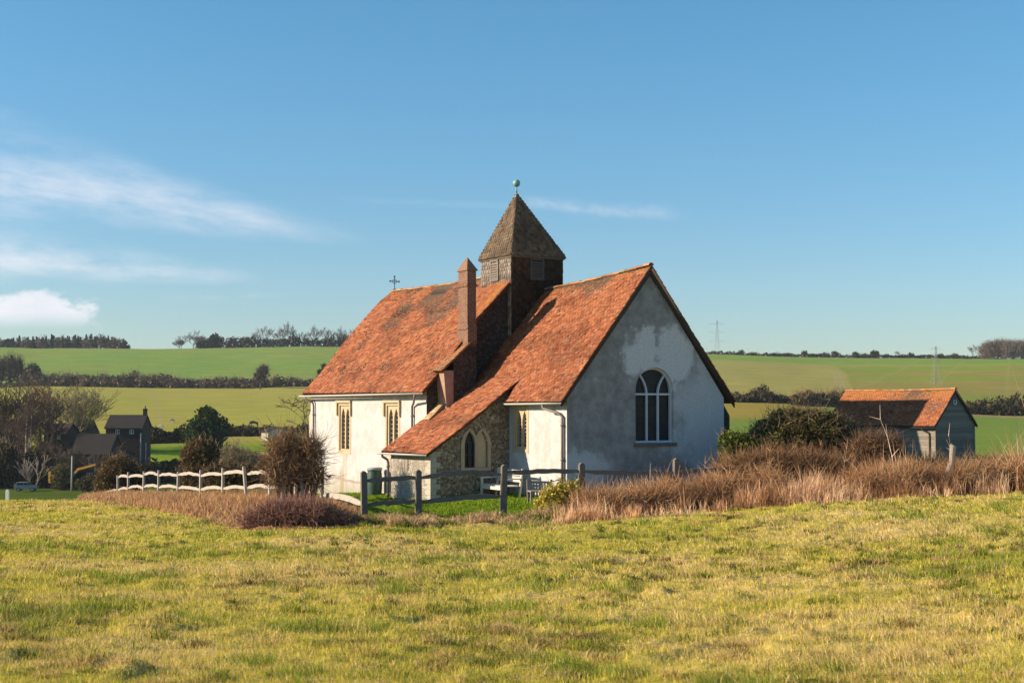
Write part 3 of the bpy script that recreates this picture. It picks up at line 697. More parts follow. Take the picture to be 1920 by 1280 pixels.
# roofs
def P_ch(side):
    def P(s, t):
        rz = 7.24 - (s + .12) / 6.42 * .36 - .055 * np.sin((s + .12) / 6.42 * math.pi); e = -.28 if side < 0 else 6.48
        return np.stack([e + (3.1 - e) * t, s, 2.95 + (rz - 2.95) * t], -1)
    return P
tt = (.33 + .28) / 3.38
Pc = P_ch(-1)
ot = lambda s, t: sm(t, .9, 1.0) * .5
a_ = merge([tiles(Pc, lambda t: (-.14, 3.26 if t < tt else 6.28), 6.4, 5.4, .165, .1, TILE, TW, seed=2, orange_top=ot), slab([Pc(-.13, 0.), Pc(3.24, 0.), Pc(3.24, tt), Pc(-.13, tt)], .09), slab([Pc(-.13, tt), Pc(6.28, tt), Pc(6.28, 1.), Pc(-.13, 1.)], .09),
            tiles(P_ch(1), lambda t: (-.14, 6.28), 6.4, 5.4, .165, .1, TILE, TW, seed=3), slab([P_ch(1)(-.13, 0.), P_ch(1)(6.28, 0.), P_ch(1)(6.28, 1.), P_ch(1)(-.13, 1.)], .09), ridge_tiles((3.1, -.14, 7.27), (3.1, 6.1, 6.92))])
mesh_np('chancel_roof', a_[0], a_[1], M['tile'], ch, a_[2])
NVX = np.array([-1.8, -1.12, .24, .8, 1.6, 2.15]); NVZ = np.array([3.28, 3.98, 5.62, 6.25, 7.05, 7.5])
nl = np.concatenate([[0], np.cumsum(np.hypot(np.diff(NVX), np.diff(NVZ)))]); nl /= nl[-1]
def P_nv(s, t): t = np.asarray(t, float); s = np.asarray(s, float); sg = -.05 * np.sin((s - 6.1) / 10.3 * math.pi); return np.stack(np.broadcast_arrays(np.interp(t, nl, NVX), s, np.interp(t, nl, NVZ) + sg * t), -1)
def P_nn(s, t): t = np.asarray(t, float); return np.stack(np.broadcast_arrays(6.1 + (2.15 - 6.1) * t, np.asarray(s, float), 3.2 + 4.3 * t), -1)
parts = [tiles(P_nv, lambda t: (6.08, 16.45), 10, 5.85, .165, .1, TILE, TW, seed=6, sag=.035, orange_top=lambda s, t: sm(t, .86, 1.) * .45 + sm(-s, -7.4, -6.3) * sm(t, .55, .7) * .8),
         tiles(P_nn, lambda t: (6.08, 16.45), 10, 5.85, .165, .1, TILE, TW, seed=7), ridge_tiles((2.15, 8.2, 7.5), (2.15, 16.45, 7.53))]
for i in range(len(nl) - 1): parts.append(slab([P_nv(6.1, nl[i]), P_nv(16.43, nl[i]), P_nv(16.43, nl[i + 1]), P_nv(6.1, nl[i + 1])], .09))
parts.append(slab([P_nn(6.1, 0.), P_nn(16.43, 0.), P_nn(16.43, 1.), P_nn(6.1, 1.)], .09))
a_ = merge(parts); mesh_np('nave_roof', a_[0], a_[1], M['tile'], ch, a_[2])
def P_vs(s, t): t = np.asarray(t, float); return np.stack(np.broadcast_arrays(-3.08 + 3.46 * t, np.asarray(s, float), 1.33 + 2.42 * t - .05 * np.sin(t * math.pi)), -1)
tv = (3.08 - 1.5) / 3.46
a_ = merge([tiles(P_vs, lambda t: (3.2, 6.52 if t < tv - .02 else 6.28), 3.3, 4.2, .165, .1, TILE, TW, seed=11, sag=.03), slab([P_vs(3.22, 0.), P_vs(6.5, 0.), P_vs(6.5, tv), P_vs(3.22, tv)], .08), slab([P_vs(3.22, tv), P_vs(6.28, tv), P_vs(6.28, 1.), P_vs(3.22, 1.)], .08)])
mesh_np('vestry_roof', a_[0], a_[1], M['tile'], ch, a_[2])
# bargeboard shadowing the chancel gable
bb = MB()
for e in (-.28, 6.48):
    p = V3(e, -.10, 2.9); q = V3(3.1, -.10, 7.15); bb.prism([p, q, q - V3(0, 0, .2), p - V3(0, 0, .14)], (0, .05, 0))
bb.build('bargeboard', M['iron'], ch)
# eaves boards
def halfround(p, q, r, name, m):
    mb = MB(); p = V3(*p); q = V3(*q); d = q - p; d /= np.linalg.norm(d); s = np.cross(d, (0, 0, 1)); ring = [math.pi + math.pi * k / 6 for k in range(7)]
    vs = []
    for e in (p, q):
        for rr in (r, r * .82):
            for t in ring: vs.append(e + s * rr * math.cos(t) + V3(0, 0, rr * math.sin(t)))
    fs = []
    for k in range(6): fs += [(k, k + 1, 15 + k, 14 + k), (7 + k, 8 + k, 22 + k, 21 + k), (k, k + 1, 8 + k, 7 + k), (14 + k, 15 + k, 22 + k, 21 + k)]
    fs += [(0, 7, 21, 14), (6, 13, 27, 20)]
    mb.add(vs, fs)
    n = max(2, int(np.linalg.norm(q - p) / .9))
    for k in range(n + 1): c = p + (q - p) * (k / n); c = np.clip(c, np.minimum(p, q) + .02, np.maximum(p, q) - .02) if False else c
    return mb.build(name, m, ch, True)
halfround((-1.86, 6.0, 3.25), (-1.86, 16.5, 3.21), .065, 'gutter', M['gutter'])
halfround((-.34, -.12, 2.92), (-.34, 3.25, 2.9), .06, 'gutter', M['gutter'])
halfround((-3.14, 3.25, 1.31), (-3.14, 6.62, 1.28), .06, 'gutter', M['gutter'])
fa = MB(); fa.box(-1.72, -1.68, 6.3, 16.3, 3.2, 3.32); fa.box(-.2, -.16, -.05, 3.2, 2.86, 2.98); fa.box(-2.98, -2.95, 3.25, 6.4, 1.24, 1.36); fa.build('eaves_board', M['stonegrey'], ch)
def pipe(pts, r, m=M['pipe']):
    b = MB(); b.tube(pts, r, 10)
    for k in range(3):
        z0, z1 = pts[-2][2], pts[-1][2]; z = z0 + (z1 - z0) * (.1 + .4 * k); b.tube([(pts[-1][0], pts[-1][1], z - .03), (pts[-1][0], pts[-1][1], z + .03)], r * 1.35, 10)
    b.build('downpipe', m, ch, True)
pipe([(-1.86, 16.1, 3.2), (-1.84, 15.95, 3.05), (-1.60, 15.82, 2.93), (-1.57, 15.8, 2.8), (-1.57, 15.8, -.6)], .04)
pipe([(-1.86, 6.45, 3.22), (-1.86, 6.5, 3.08), (-1.63, 7.0, 2.92), (-1.57, 7.23, 2.8), (-1.57, 7.23, -.4)], .04)
pipe([(-.34, .85, 2.9), (-.34, .82, 2.75), (-.12, .35, 2.62), (-.07, .15, 2.5), (-.07, .15, -.1)], .045)
pipe([(-3.14, 6.35, 1.3), (-3.1, 6.36, 1.15), (-2.95, 6.3, 1.05), (-2.93, 6.28, .95), (-2.93, 6.28, -.2)], .045)
# corner buttresses
cb = MB(); cb.box(6.1, 6.42, .1, .75, ZB, 2.5); cb.hexa([(6.1, .1, 2.5), (6.42, .1, 2.5), (6.42, .75, 2.5), (6.1, .75, 2.5)], [(6.1, .1, 2.95), (6.12, .1, 2.95), (6.12, .75, 2.95), (6.1, .75, 2.95)])
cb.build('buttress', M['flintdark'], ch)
wb = MB(); wb.box(-1.42, -.9, 16.25, 16.6, ZB, 2.4); wb.hexa([(-1.42, 16.25, 2.4), (-.9, 16.25, 2.4), (-.9, 16.6, 2.4), (-1.42, 16.6, 2.4)], [(-1.42, 16.25, 2.8), (-.9, 16.25, 2.8), (-.9, 16.27, 2.8), (-1.42, 16.27, 2.8)])
wb.build('buttress', M['stonegrey'], ch)
# chimney on the nave gable
cm = MB()
cp_ = MB(); cp_.hexa([(-1.0, 5.72, 2.2), (-.78, 5.72, 2.2), (-.78, 6.29, 2.2), (-1.0, 6.29, 2.2)], [(-1.16, 5.72, 4.0), (-.78, 5.72, 4.0), (-.78, 6.29, 4.0), (-1.16, 6.29, 4.0)])
cm.box(-.25, .1, 5.70, 6.5, 4.9, 5.45); cm.hexa([(-.25, 5.7, 5.45), (.1, 5.7, 5.45), (.1, 6.5, 5.45), (-.25, 6.5, 5.45)], [(-.24, 5.75, 5.62), (.1, 5.75, 5.62), (.1, 6.4, 5.62), (-.24, 6.4, 5.62)])
cm.box(-.24, .1, 5.75, 6.4, 5.62, 7.4); cm.box(-.28, .14, 5.71, 6.44, 6.86, 6.93); cm.box(-.27, .13, 5.72, 6.43, 5.40, 5.46)
cmo = cm.build('chimney', M['brick'], ch, bevel=.008); cp_.build('pier', M['palebrick'], cmo, bevel=.01)
cbm = MB(); cbm.prism([(-.775, 5.73, 2.6), (.1, 5.73, 2.6), (.1, 5.73, 5.06), (-.25, 5.73, 4.85), (-.775, 5.73, 4.33)], (0, .56, 0)); cbm.build('chimney_breast', M['flintdark'], cmo)
cc_ = MB(); cc_.add([(-.29, 5.69, 7.4), (.15, 5.69, 7.4), (.15, 6.46, 7.4), (-.29, 6.46, 7.4), (-.07, 6.05, 7.88), (-.07, 6.11, 7.88)], [(0, 3, 2, 1), (0, 1, 4), (1, 2, 5, 4), (2, 3, 5), (3, 0, 4, 5)]); cc_.cur = (.25, .13, .08); cc_.c = [(.25, .14, .09)] * 6
cc_.build('chimney_cap', M['tile'], cmo)
def P_sh(s, t): t = np.asarray(t, float); return np.stack(np.broadcast_arrays(-1.28 + 1.2 * t, np.asarray(s, float), 3.99 + 1.04 * t), -1)
a_ = merge([tiles(P_sh, lambda t: (5.66, 6.3), .7, 1.6, .165, .1, TILE, TW, seed=14), slab([P_sh(5.67, 0.), P_sh(6.29, 0.), P_sh(6.29, 1.), P_sh(5.67, 1.)], .06)])
a_[2][:] = a_[2] * .55 + np.array([.30, .19, .10]) * .45
mesh_np('chimney_shoulder', a_[0], a_[1], M['tile'], cmo, a_[2])
# tiled weathering between nave corner and vestry roof
def P_wt(s, t): t = np.asarray(t, float); return np.stack(np.broadcast_arrays(-1.62 + .75 * t, np.asarray(s, float), 2.36 + .75 * t), -1)
a_ = merge([tiles(P_wt, lambda t: (5.85, 6.32), .5, 1.05, .165, .1, [(.42, .26, .15), (.5, .36, .22)], None, seed=15), slab([P_wt(5.86, 0.), P_wt(6.3, 0.), P_wt(6.3, 1.), P_wt(5.86, 1.)], .3, (.4, .33, .25))])
mesh_np('weathering', a_[0], a_[1], M['tile'], ch, a_[2])
# bell turret
SH = [(.05, .039, .031), (.064, .05, .039), (.04, .031, .025), (.056, .045, .036)]; SH_LIT = [(.31, .265, .235), (.37, .32, .29), (.25, .215, .19)]  # south face pale, the rest dark: sunlight and shade put into the shingle colour
x0, x1, y0, y1 = 1.70, 3.81, 6.06, 8.20; zt0, zt1 = 5.2, 8.08
core = MB(); core.box(x0 + .03, x1 - .03, y0 + .03, y1 - .03, zt0, zt1); core.cur = SH[2]; core.c = [SH[2]] * 8
tur = core.build('turret', M['tile'], ch)
def wallP(o, a):
    o = V3(*o); a = V3(*a)
    return lambda s, t: o[None, :] + a[None, :] * np.asarray(s)[:, None] + np.array([[0, 0, zt1 - zt0]]) * np.broadcast_to(np.asarray(t, float), np.shape(s))[:, None]
def shing(P, lims, W, T, cols, out, seed, tw=.15, g=.14):
    v, f, c = tiles(P, lims, W, T, tw, g, cols, None, seed=seed, lift=.022, sag=.006, thick=.012)
    return v, f, c
for o, a, nrm, cl in [((x0, y1, 0), (0, -1, 0), (-1, 0, 0), SH_LIT), ((x0, y0, 0), (1, 0, 0), (0, -1, 0), SH), ((x1, y0, 0), (0, 1, 0), (1, 0, 0), SH), ((x1, y1, 0), (-1, 0, 0), (0, 1, 0), SH)]:
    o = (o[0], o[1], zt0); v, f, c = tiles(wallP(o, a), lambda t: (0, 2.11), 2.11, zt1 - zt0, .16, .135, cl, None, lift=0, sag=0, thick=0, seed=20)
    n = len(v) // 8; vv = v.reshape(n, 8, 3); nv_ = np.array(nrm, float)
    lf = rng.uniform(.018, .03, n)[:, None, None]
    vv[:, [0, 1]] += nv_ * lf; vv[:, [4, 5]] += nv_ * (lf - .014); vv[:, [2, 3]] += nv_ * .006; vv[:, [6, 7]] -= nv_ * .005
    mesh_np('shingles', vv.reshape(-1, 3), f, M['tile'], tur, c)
for o, a, nrm in [((x0, 7.2, 0), (0, 1, 0), (-1, 0, 0)), ((2.72, y0, 0), (1, 0, 0), (0, -1, 0))]:
    lv = MB()
    for k in range(7): zz = 7.32 + k * .085; bar(lv, o, a, nrm, (-.22, zz), (.22, zz + .0001), .05, .02, .045 + .012)
    for s in (-.25, .25): bar(lv, o, a, nrm, (s, 7.25), (s, 7.95), .05, .02, .06)
    bar(lv, o, a, nrm, (-.3, 7.25), (.3, 7.25), .05, .02, .075); bar(lv, o, a, nrm, (-.275, 7.95), (.275, 7.95), .05, .02, .065)
    lv.cur = (.3, .25, .2); lv.c = [(.22, .19, .165) if nrm[0] else (.10, .095, .09)] * len(lv.v); lv.build('louvre', M['tile'], tur)  # sunlit south louvre coloured paler than the shaded east one
fl = MB(); fl.hexa([(x0 - .07, y1, 6.92), (x0 - .05, y0 + .02, 7.06), (x0 - .01, y0 + .02, 7.06), (x0 - .01, y1, 6.92)], [(x0 - .05, y1, 7.0), (x0 - .035, y0 + .02, 7.13), (x0 - .01, y0 + .02, 7.13), (x0 - .01, y1, 7.0)]); fl.build('flashing', M['gutter'], tur)
# spire
ap = V3(2.62, 7.27, 10.45); ov = .1; ze = 8.05
cs4 = [V3(x0 - ov, y1 + ov, ze), V3(x0 - ov, y0 - ov, ze), V3(x1 + ov, y0 - ov, ze), V3(x1 + ov, y1 + ov, ze)]
sp_parts = []
for k in range(4):
    A, B = cs4[k], cs4[(k + 1) % 4]; W = np.linalg.norm(B - A); e = (B - A) / W; foot = A + e * np.dot(ap - A, e); sa = np.dot(ap - A, e)
    upv = ap - foot; T = np.linalg.norm(upv)
    P = (lambda A, e, upv: lambda s, t: A[None, :] + e[None, :] * np.asarray(s)[:, None] + upv[None, :] * np.broadcast_to(np.asarray(t, float), np.shape(s))[:, None])(A, e, upv)
    sp_parts.append(tiles(P, (lambda sa, W: lambda t: (sa * t, W - (W - sa) * t))(sa, W), W, T, .15, .125, [(.16, .115, .078), (.19, .14, .098), (.13, .092, .064), (.175, .13, .095)], None, seed=30 + k, lift=.024, sag=.008, thick=.014))
v = np.array(cs4 + [ap]); sp_parts.append((np.concatenate([v, v[:0]]), np.array([(0, 1, 2, 3), (0, 1, 4, 4), (1, 2, 4, 4), (2, 3, 4, 4), (3, 0, 4, 4)]), np.tile(np.array([[.1, .08, .06]]), (5, 1))))
def fixdeg(v, f, c): return v, f, c
a_ = merge(sp_parts[:4]); spo = mesh_np('spire', a_[0], a_[1], M['tile'], tur, a_[2])
sc = MB(); sc.add([p - V3(0, 0, .01) for p in cs4] + [ap - V3(0, 0, .02)], [(0, 1, 2, 3), (0, 1, 4), (1, 2, 4), (2, 3, 4), (3, 0, 4)]); sc.c = [(.12, .09, .07)] * 5; sc.build('spire_boarding', M['tile'], spo)
eb = MB(); eb.box(x0 - .06, x1 + .06, y0 - .06, y1 + .06, 7.99, 8.045); eb.build('eaves_board', M['oldoak'], tur)
lc = MB(); q = .13; base = ap - V3(0, 0, .36)
lc.add([base + V3(-q, q, 0) * 1.25, base + V3(-q, -q, 0) * 1.25, base + V3(q, -q, 0) * 1.25, base + V3(q, q, 0) * 1.25, ap + V3(0, 0, .06)], [(0, 3, 2, 1), (0, 1, 4), (1, 2, 4), (2, 3, 4), (3, 0, 4)]); lc.build('spire_cap', M['lead'], tur)
fi = MB(); fi.tube([ap, ap + V3(0, 0, .24)], [.03, .022], 10)
r_ = .135; fi.lathe([(max(.004, r_ * math.sin(math.pi * k / 14)), r_ * (1 - math.cos(math.pi * k / 14))) for k in range(15)], (ap[0], ap[1], ap[2] + .22), 24); fi.build('finial', M['verdigris'], tur, True)
# iron cross on the west end of the nave ridge
cr = MB(); c0 = V3(2.15, 16.2, 7.5)
cr.tube([c0, c0 + V3(0, 0, .62)], .016, 8)
for d in ((0, 1, 0), (.7, .7, 0)):
    pass
cr.tube([c0 + V3(-.2, 0, .42), c0 + V3(.2, 0, .42)], .016, 8)
for p in ((-.2, .42), (.2, .42), (0, .62)):
    cr.tube([c0 + V3(p[0] - .035, 0, p[1]), c0 + V3(p[0] + .035, 0, p[1])], .02, 8); cr.tube([c0 + V3(p[0], 0, p[1] - .035), c0 + V3(p[0], 0, p[1] + .035)], .02, 8)
cr.tube([c0 + V3(.09 * math.cos(t), 0, .42 + .09 * math.sin(t)) for t in np.linspace(0, 2 * math.pi, 17)], .011, 6); cr.tube([c0 + V3(0, 0, -.03), c0 + V3(0, 0, .1)], .07, 8)
cr.build('cross', M['iron'], ch)

# ------------------------------------------------------------------ timber barn at the right
def barn(name, label, loc, rz, W, L, ez, rzg, hip=False, over=.14, m_lit=(1, 1, 1)):
    root = thing(name, label, 'barn', loc, rz); h = W / 2
    prof = [(0, -1.2), (W, -1.2), (W, ez), (h, rzg - .08), (0, ez)]
    b = MB()
    def boards(o, a, n, L_, zf, z0, z1):
        o = V3(*o); a = V3(*a); n = V3(*n); z = z0
        while z < z1 - .02:
            zt = min(z + .17, z1); s0, s1 = zf(z, L_); t0, t1 = zf(zt, L_)
            if s1 - s0 > .05:
                g_ = random.uniform(.75, 1.15); b.cur = (g_, g_ * .98, g_ * .95)
                q = lambda s, zz, d: o + a * s + V3(0, 0, zz) + n * d
                b.add([q(s0, z, .035), q(s1, z, .035), q(t1, zt + .02, .008), q(t0, zt + .02, .008), q(s0, z, 0), q(s1, z, 0)], [(0, 1, 2, 3), (0, 4, 5, 1)])
            z += .17
    full = lambda z, L_: (0, L_)
    gz = lambda z, L_: (0, L_) if z <= ez else (h * (z - ez) / (rzg - .08 - ez), L_ - h * (z - ez) / (rzg - .08 - ez))
    boards((0, 0, 0), VX, NE, W, gz, -1.2, rzg - .1); boards((0, L, 0), VX, (0, 1, 0), W, gz, -1.2, rzg - .1)
    boards((0, 0, 0), U, NS, L, full, -1.2, ez); boards((W, 0, 0), U, (1, 0, 0), L, full, -1.2, ez)
    b.build('wall', M['board'], root)
    for (x, y) in ((-.045, -.045), (W - .035, -.045), (-.045, L - .035), (W - .035, L - .035)):
        cp = MB(); cp.box(x, x + .08, y, y + .08, -1.2, ez - .04); cp.c = [(.9, .88, .85)] * len(cp.v); cp.build('corner_board', M['board'], root)
    rise = rzg - ez; ex = .18; sl = rise / h
    def PL(s, t): t = np.asarray(t, float); return np.stack(np.broadcast_arrays(-ex + (h + ex) * t, np.asarray(s, float), ez - ex * sl * .8 + (rise + ex * sl * .8) * t - .05 * np.sin(np.asarray(s) / L * math.pi) * t), -1)
    def PR(s, t): q = PL(s, t); q = q.copy(); q[..., 0] = W - q[..., 0]; return q
    T = math.hypot(h + ex, rise)
    parts = []
    for P, sd_ in ((PL, 41), (PR, 42)):
        parts.append(tiles(P, lambda t: (-over, L + over), L, T, .2, .115, TILE, TW, seed=sd_, sag=.03, orange_top=lambda s, t: sm(t, .55, .95)))
        parts.append(slab([P(-over + .01, 0.), P(L + over - .01, 0.), P(L + over - .01, 1.), P(-over + .01, 1.)], .07))
    parts.append(ridge_tiles((h, -over, rzg + .02), (h, L + over, rzg)))
    a = merge(parts); mesh_np('roof', a[0], a[1], M['tile'], root, a[2])
    bg = MB()
    for e in (-ex, W + ex):
        p = V3(e, -over + .02, ez - ex * sl * .8 - .03); q = V3(h, -over + .02, rzg - .06); bg.prism([p, q, q - V3(0, 0, .14), p - V3(0, 0, .11)], (0, .04, 0))
    bg.build('bargeboard', M['iron'], root)
    return root
WD = (math.cos(TH), math.sin(TH))
bx, by = 25.5 - WD[0] * 1.6, 80 - WD[1] * 1.6
bn = barn('barn', 'small weatherboarded barn with tiled roof half in shadow, right of the chapel', (bx, by, 0), TH, 3.2, 8.5, 1.78, 3.73)
gt = MB(); gt.tube([(-.27, -.2, 1.5), (-.27, 8.6, 1.48)], .06, 8); gt.build('gutter', M['iron'], bn, True)
dp = MB(); dp.tube([(-.27, .75, 1.5), (-.25, .75, 1.38), (-.07, .40, 1.2), (-.06, .38, 1.05), (-.06, .38, -.9)], .055, 8); dp.build('downpipe', M['iron'], bn, True)
hs_ = MB(); hs_.tube([(1.6 + .12 * math.cos(t), -.05, 2.98 + .14 * math.sin(t)) for t in np.linspace(R(120), R(420), 15)], .03, 8); hs_.build('horseshoe', M['whitepaint'], bn, True)
pl = MB(); pl.box(-.04, 3.24, -.06, 8.55, -1.3, -.25); pl.build('plinth', M['darkbrick'], bn)
# unseen barn added behind the chapel to cast the shadow on the small barn's roof
barn('barn', 'unseen tall barn added behind the chapel to shade the small barn roof', (8.3 - WD[0] * 2.8, 79.3 - WD[1] * 2.8, -.2), TH, 5.6, 10, 6.7, 10.08)

# ------------------------------------------------------------------ fences
def post(mb, x, y, z0, z1, w=.13, t=.11, rz=0, lean=(0, 0), peak=True):
    c, s = math.cos(rz), math.sin(rz)
    def pt(a, b, z, k=1): f = (z - z0); return (x + (a * c - b * s) * k + lean[0] * f, y + (a * s + b * c) * k + lean[1] * f, z)
    h = w / 2; g = t / 2
    if peak:
        mb.hexa([pt(-h, -g, z0), pt(h, -g, z0), pt(h, g, z0), pt(-h, g, z0)], [pt(-h, -g, z1 - .05, .93), pt(h, -g, z1 - .05, .95), pt(h, g, z1 - .05, .93), pt(-h, g, z1 - .05, .95)])
        mb.hexa([pt(-h, -g, z1 - .05, .93), pt(h, -g, z1 - .05, .95), pt(h, g, z1 - .05, .93), pt(-h, g, z1 - .05, .95)], [pt(-h * .3, -g, z1, .9), pt(h * .3, -g, z1 - .005, .9), pt(h * .3, g, z1, .9), pt(-h * .3, g, z1 + .005, .9)])
def rail(mb, p, q, bow=.05, w=.13, t=.055, seed=0, nseg=10):
    rr = random.Random(seed); p = V3(*p); q = V3(*q); d = q - p; L = np.linalg.norm(d); d /= L; s = np.cross(d, (0, 0, 1)); s /= np.linalg.norm(s)
    rows = []
    for i in range(nseg + 1):
        t_ = i / nseg; c = p + (q - p) * t_ + V3(0, 0, bow * math.sin(math.pi * t_) + rr.gauss(0, .010)); e = min(t_, 1 - t_) * 2; ww = w * (.45 + .55 * min(1, e * 3.0)) * rr.uniform(.92, 1.08); th = t * (.6 + .4 * min(1, e * 3))
        rows.append([c + s * th / 2 - V3(0, 0, ww / 2), c + s * th * .35 + V3(0, 0, ww / 2), c - s * th * .35 + V3(0, 0, ww / 2), c - s * th / 2 - V3(0, 0, ww / 2)])
    vs = [v for r in rows for v in r]; fs = [(0, 1, 2, 3)[::-1], tuple(nseg * 4 + k for k in range(4))]
    for i in range(nseg):
        for k in range(4): a = i * 4 + k; b = i * 4 + (k + 1) % 4; fs.append((a, b, b + 4, a + 4))
    mb.add(vs, fs)
# receding pale stretch
fl_ = thing('rail_fence', 'pale sunlit cleft rail fence running away to the left', 'fence', (0, 0, 0))
pxs = [605, 556, 508, 465, 420, 378, 336, 300, 272, 243, 224]
A = np.array([(605 - CX) / F * 47, 47.]); B = np.array([(224 - CX) / F * 75, 75.])
posts = []
for k, px in enumerate(pxs):
    r_ = (px - CX) / F; dv = B - A; t_ = (r_ * A[1] - A[0]) / (dv[0] - r_ * dv[1]); xy = A + dv * t_; z = hz(*xy); posts.append((xy[0], xy[1], z))
    mb = MB(); post(mb, xy[0], xy[1], z - .25, z + 1.20 + random.uniform(-.04, .05), .14, .11, math.atan2(dv[1], dv[0]), ((-.09 if px == 465 else random.gauss(0, .015)), 0)); mb.build('post', M['oak'], fl_, bevel=.008)
for k in range(len(posts) - 1):
    a, b = posts[k], posts[k + 1]
    if k > 0 or True:
        for hgt, sd_ in ((.98, 1), (.38, 2)):
            if k == 0 and hgt > .5: continue
            mb = MB(); rail(mb, (a[0], a[1], a[2] + hgt + random.gauss(0, .03)), (b[0], b[1], b[2] + hgt + random.gauss(0, .03)), random.uniform(.05, .12), .13, .05, k * 7 + sd_); mb.build('rail', M['oak'], fl_)
a = posts[-1]; mb = MB(); e = at(188, 79); rail(mb, (a[0], a[1], a[2] + .38), (e[0], e[1], e[2] + .35), .02, .15, .06, 91); mb.build('rail', M['oak'], fl_)
# stretch in front of the chapel
fr_ = thing('rail_fence', 'dark backlit cleft rail fence crossing in front of the chapel', 'fence', (0, 0, 0))
pr = [(605, 47.15, 0), (685, 36.2, -.02), (785, 36.6, .0), (943, 36.95, .02), (1090, 37.5, .0), (1265, 38.2, .02), (1385, 40.3, 0)]
tops = {605: 1.22, 685: 1.26, 785: 1.22, 943: 1.33, 1090: 1.28, 1265: 1.22, 1385: .95}
pp = []
for k, (px, d, ln) in enumerate(pr):
    x, y, z = at(px, d); pp.append((x, y, z))
    if k == 0: continue
    mb = MB(); post(mb, x, y, z - .3, z + tops[px] + .05, .165, .15, R(18), (ln, 0)); mb.build('post', M['oldoak'], fr_, bevel=.01)
ry = {1: (899, 893), 2: (893, 888), 3: (884, 881), 4: (881, 884), 5: (884, 876)}
def zpy(py, d): return ZC - (py - HZ) / F * d
for k in range(1, 6):
    a, b = pp[k], pp[k + 1]
    mb = MB(); rail(mb, (a[0], a[1], zpy(ry[k][0] + 2, a[1])), (b[0], b[1], zpy(ry[k][1] + 2, b[1])), (.02, .02, .11, .03, -.02, .02)[k], .125, .06, 200 + k, 14); mb.build('rail', M['oldoak'], fr_)
lr = {1: (944, 936), 2: (938, 926)}
for k in range(1, 3):
    a, b = pp[k], pp[k + 1]
    mb = MB(); rail(mb, (a[0], a[1], zpy(lr[k][0] + 3, a[1])), (b[0], b[1], zpy(lr[k][1] + 2, b[1])), .03, .125, .06, 300 + k, 14); mb.build('rail', M['oldoak'], fr_)
a, b = pp[0], pp[1]
mb = MB(); rail(mb, (a[0] + .2, a[1] - 1, a[2] + .3), (b[0], b[1], zpy(945, b[1])), .08, .16, .07, 401, 14); mb.build('rail', M['oak'], fr_)
mb = MB(); rail(mb, (a[0], a[1], a[2] + .95), (b[0], b[1], zpy(905, b[1])), -.03, .06, .05, 402, 10); mb.build('rail', M['slat'], fr_)
# weathered stump near the barn
x, y, z = at(1779, 39.2)
st = MB(); st.tube([(x, y, z - .2), (x + .02, y, z + .4), (x - .03, y, z + .62), (x + .05, y, z + .85), (x + .09, y, z + 1.32), (x + .02, y + .02, z + 1.38)], [.13, .12, .12, .08, .09, .05], 9)
tag(st.build('fence_post', M['slat'], None), 'split grey wooden post stump standing in dead grass before the barn', 'post')
x, y, z = at(18, 63); st = MB(); post(st, x, y, z - .2, z + .55, .16, .12)
tag(st.build('marker_post', M['whitepaint'], None, bevel=.01), 'short white marker post at the far left edge of the field', 'post')

# ------------------------------------------------------------------ churchyard furniture
def loc_ch(v, u):
    return (P0[0] + WD[0] * v - math.sin(TH) * u, P0[1] + WD[1] * v + math.cos(TH) * u)
bxy = loc_ch(-.87, 1.72); bz = min(hz(*bxy), hz(*loc_ch(-.87, 3.2)))
be = thing('garden_bench', 'pale timber garden bench behind the rail fence beside the flint wall', 'bench', (bxy[0], bxy[1], bz), TH)
# local: y along length 0..1.5, x: back at +.3, front at -.3
for yy in (0, 1.44):
    mb = MB(); mb.box(-.3, -.23, yy, yy + .06, -.1, .62); mb.build('leg', M['benchwood'], be, bevel=.006)
    mb = MB(); mb.hexa([(.2, yy, -.1), (.27, yy, -.1), (.27, yy + .06, -.1), (.2, yy + .06, -.1)], [(.33, yy, .95), (.39, yy, .95), (.39, yy + .06, .95), (.33, yy + .06, .95)]); mb.build('leg', M['benchwood'], be, bevel=.006)
    mb = MB(); mb.box(-.33, .3, yy - .005, yy + .07, .621, .665); mb.build('armrest', M['benchwood'], be, bevel=.006)
mb = MB()
for k in range(5): mb.box(-.29 + k * .105, -.2 + k * .105, -.03, 1.53, .41, .44)
mb.box(-.295, -.27, .06, 1.44, .3, .405); mb.build('seat', M['benchwood'], be, bevel=.004)
mb = MB()
for k in range(4):
    z = .54 + k * .1; x = .255 + (z + .1) * .115; mb.box(x - .05, x - .02, -.02, 1.52, z, z + .075)
mb.build('backrest', M['benchwood'], be, bevel=.004)
sx, sy = loc_ch(-1.35, .05); sz = hz(sx, sy)
se = thing('slatted_seat', 'small slatted wooden seat back half hidden behind the yellow shrub', 'seat', (sx, sy, sz), R(12))
mb = MB()
for k in range(9): mb.hexa([(k * .085, 0, .2), (k * .085 + .045, 0, .2), (k * .085 + .045, .025, .2), (k * .085, .025, .2)], [(k * .085, .08, .62), (k * .085 + .045, .08, .62), (k * .085 + .045, .105, .62), (k * .085, .105, .62)])
mb.hexa([(-.02, .08, .62), (.76, .08, .58), (.76, .12, .58), (-.02, .12, .62)], [(-.02, .085, .68), (.76, .085, .64), (.76, .125, .64), (-.02, .125, .68)]); mb.build('backrest', M['slat'], se)
mb = MB(); mb.box(-.02, .76, -.45, -.005, .36, .395); mb.build('seat', M['slat'], se)
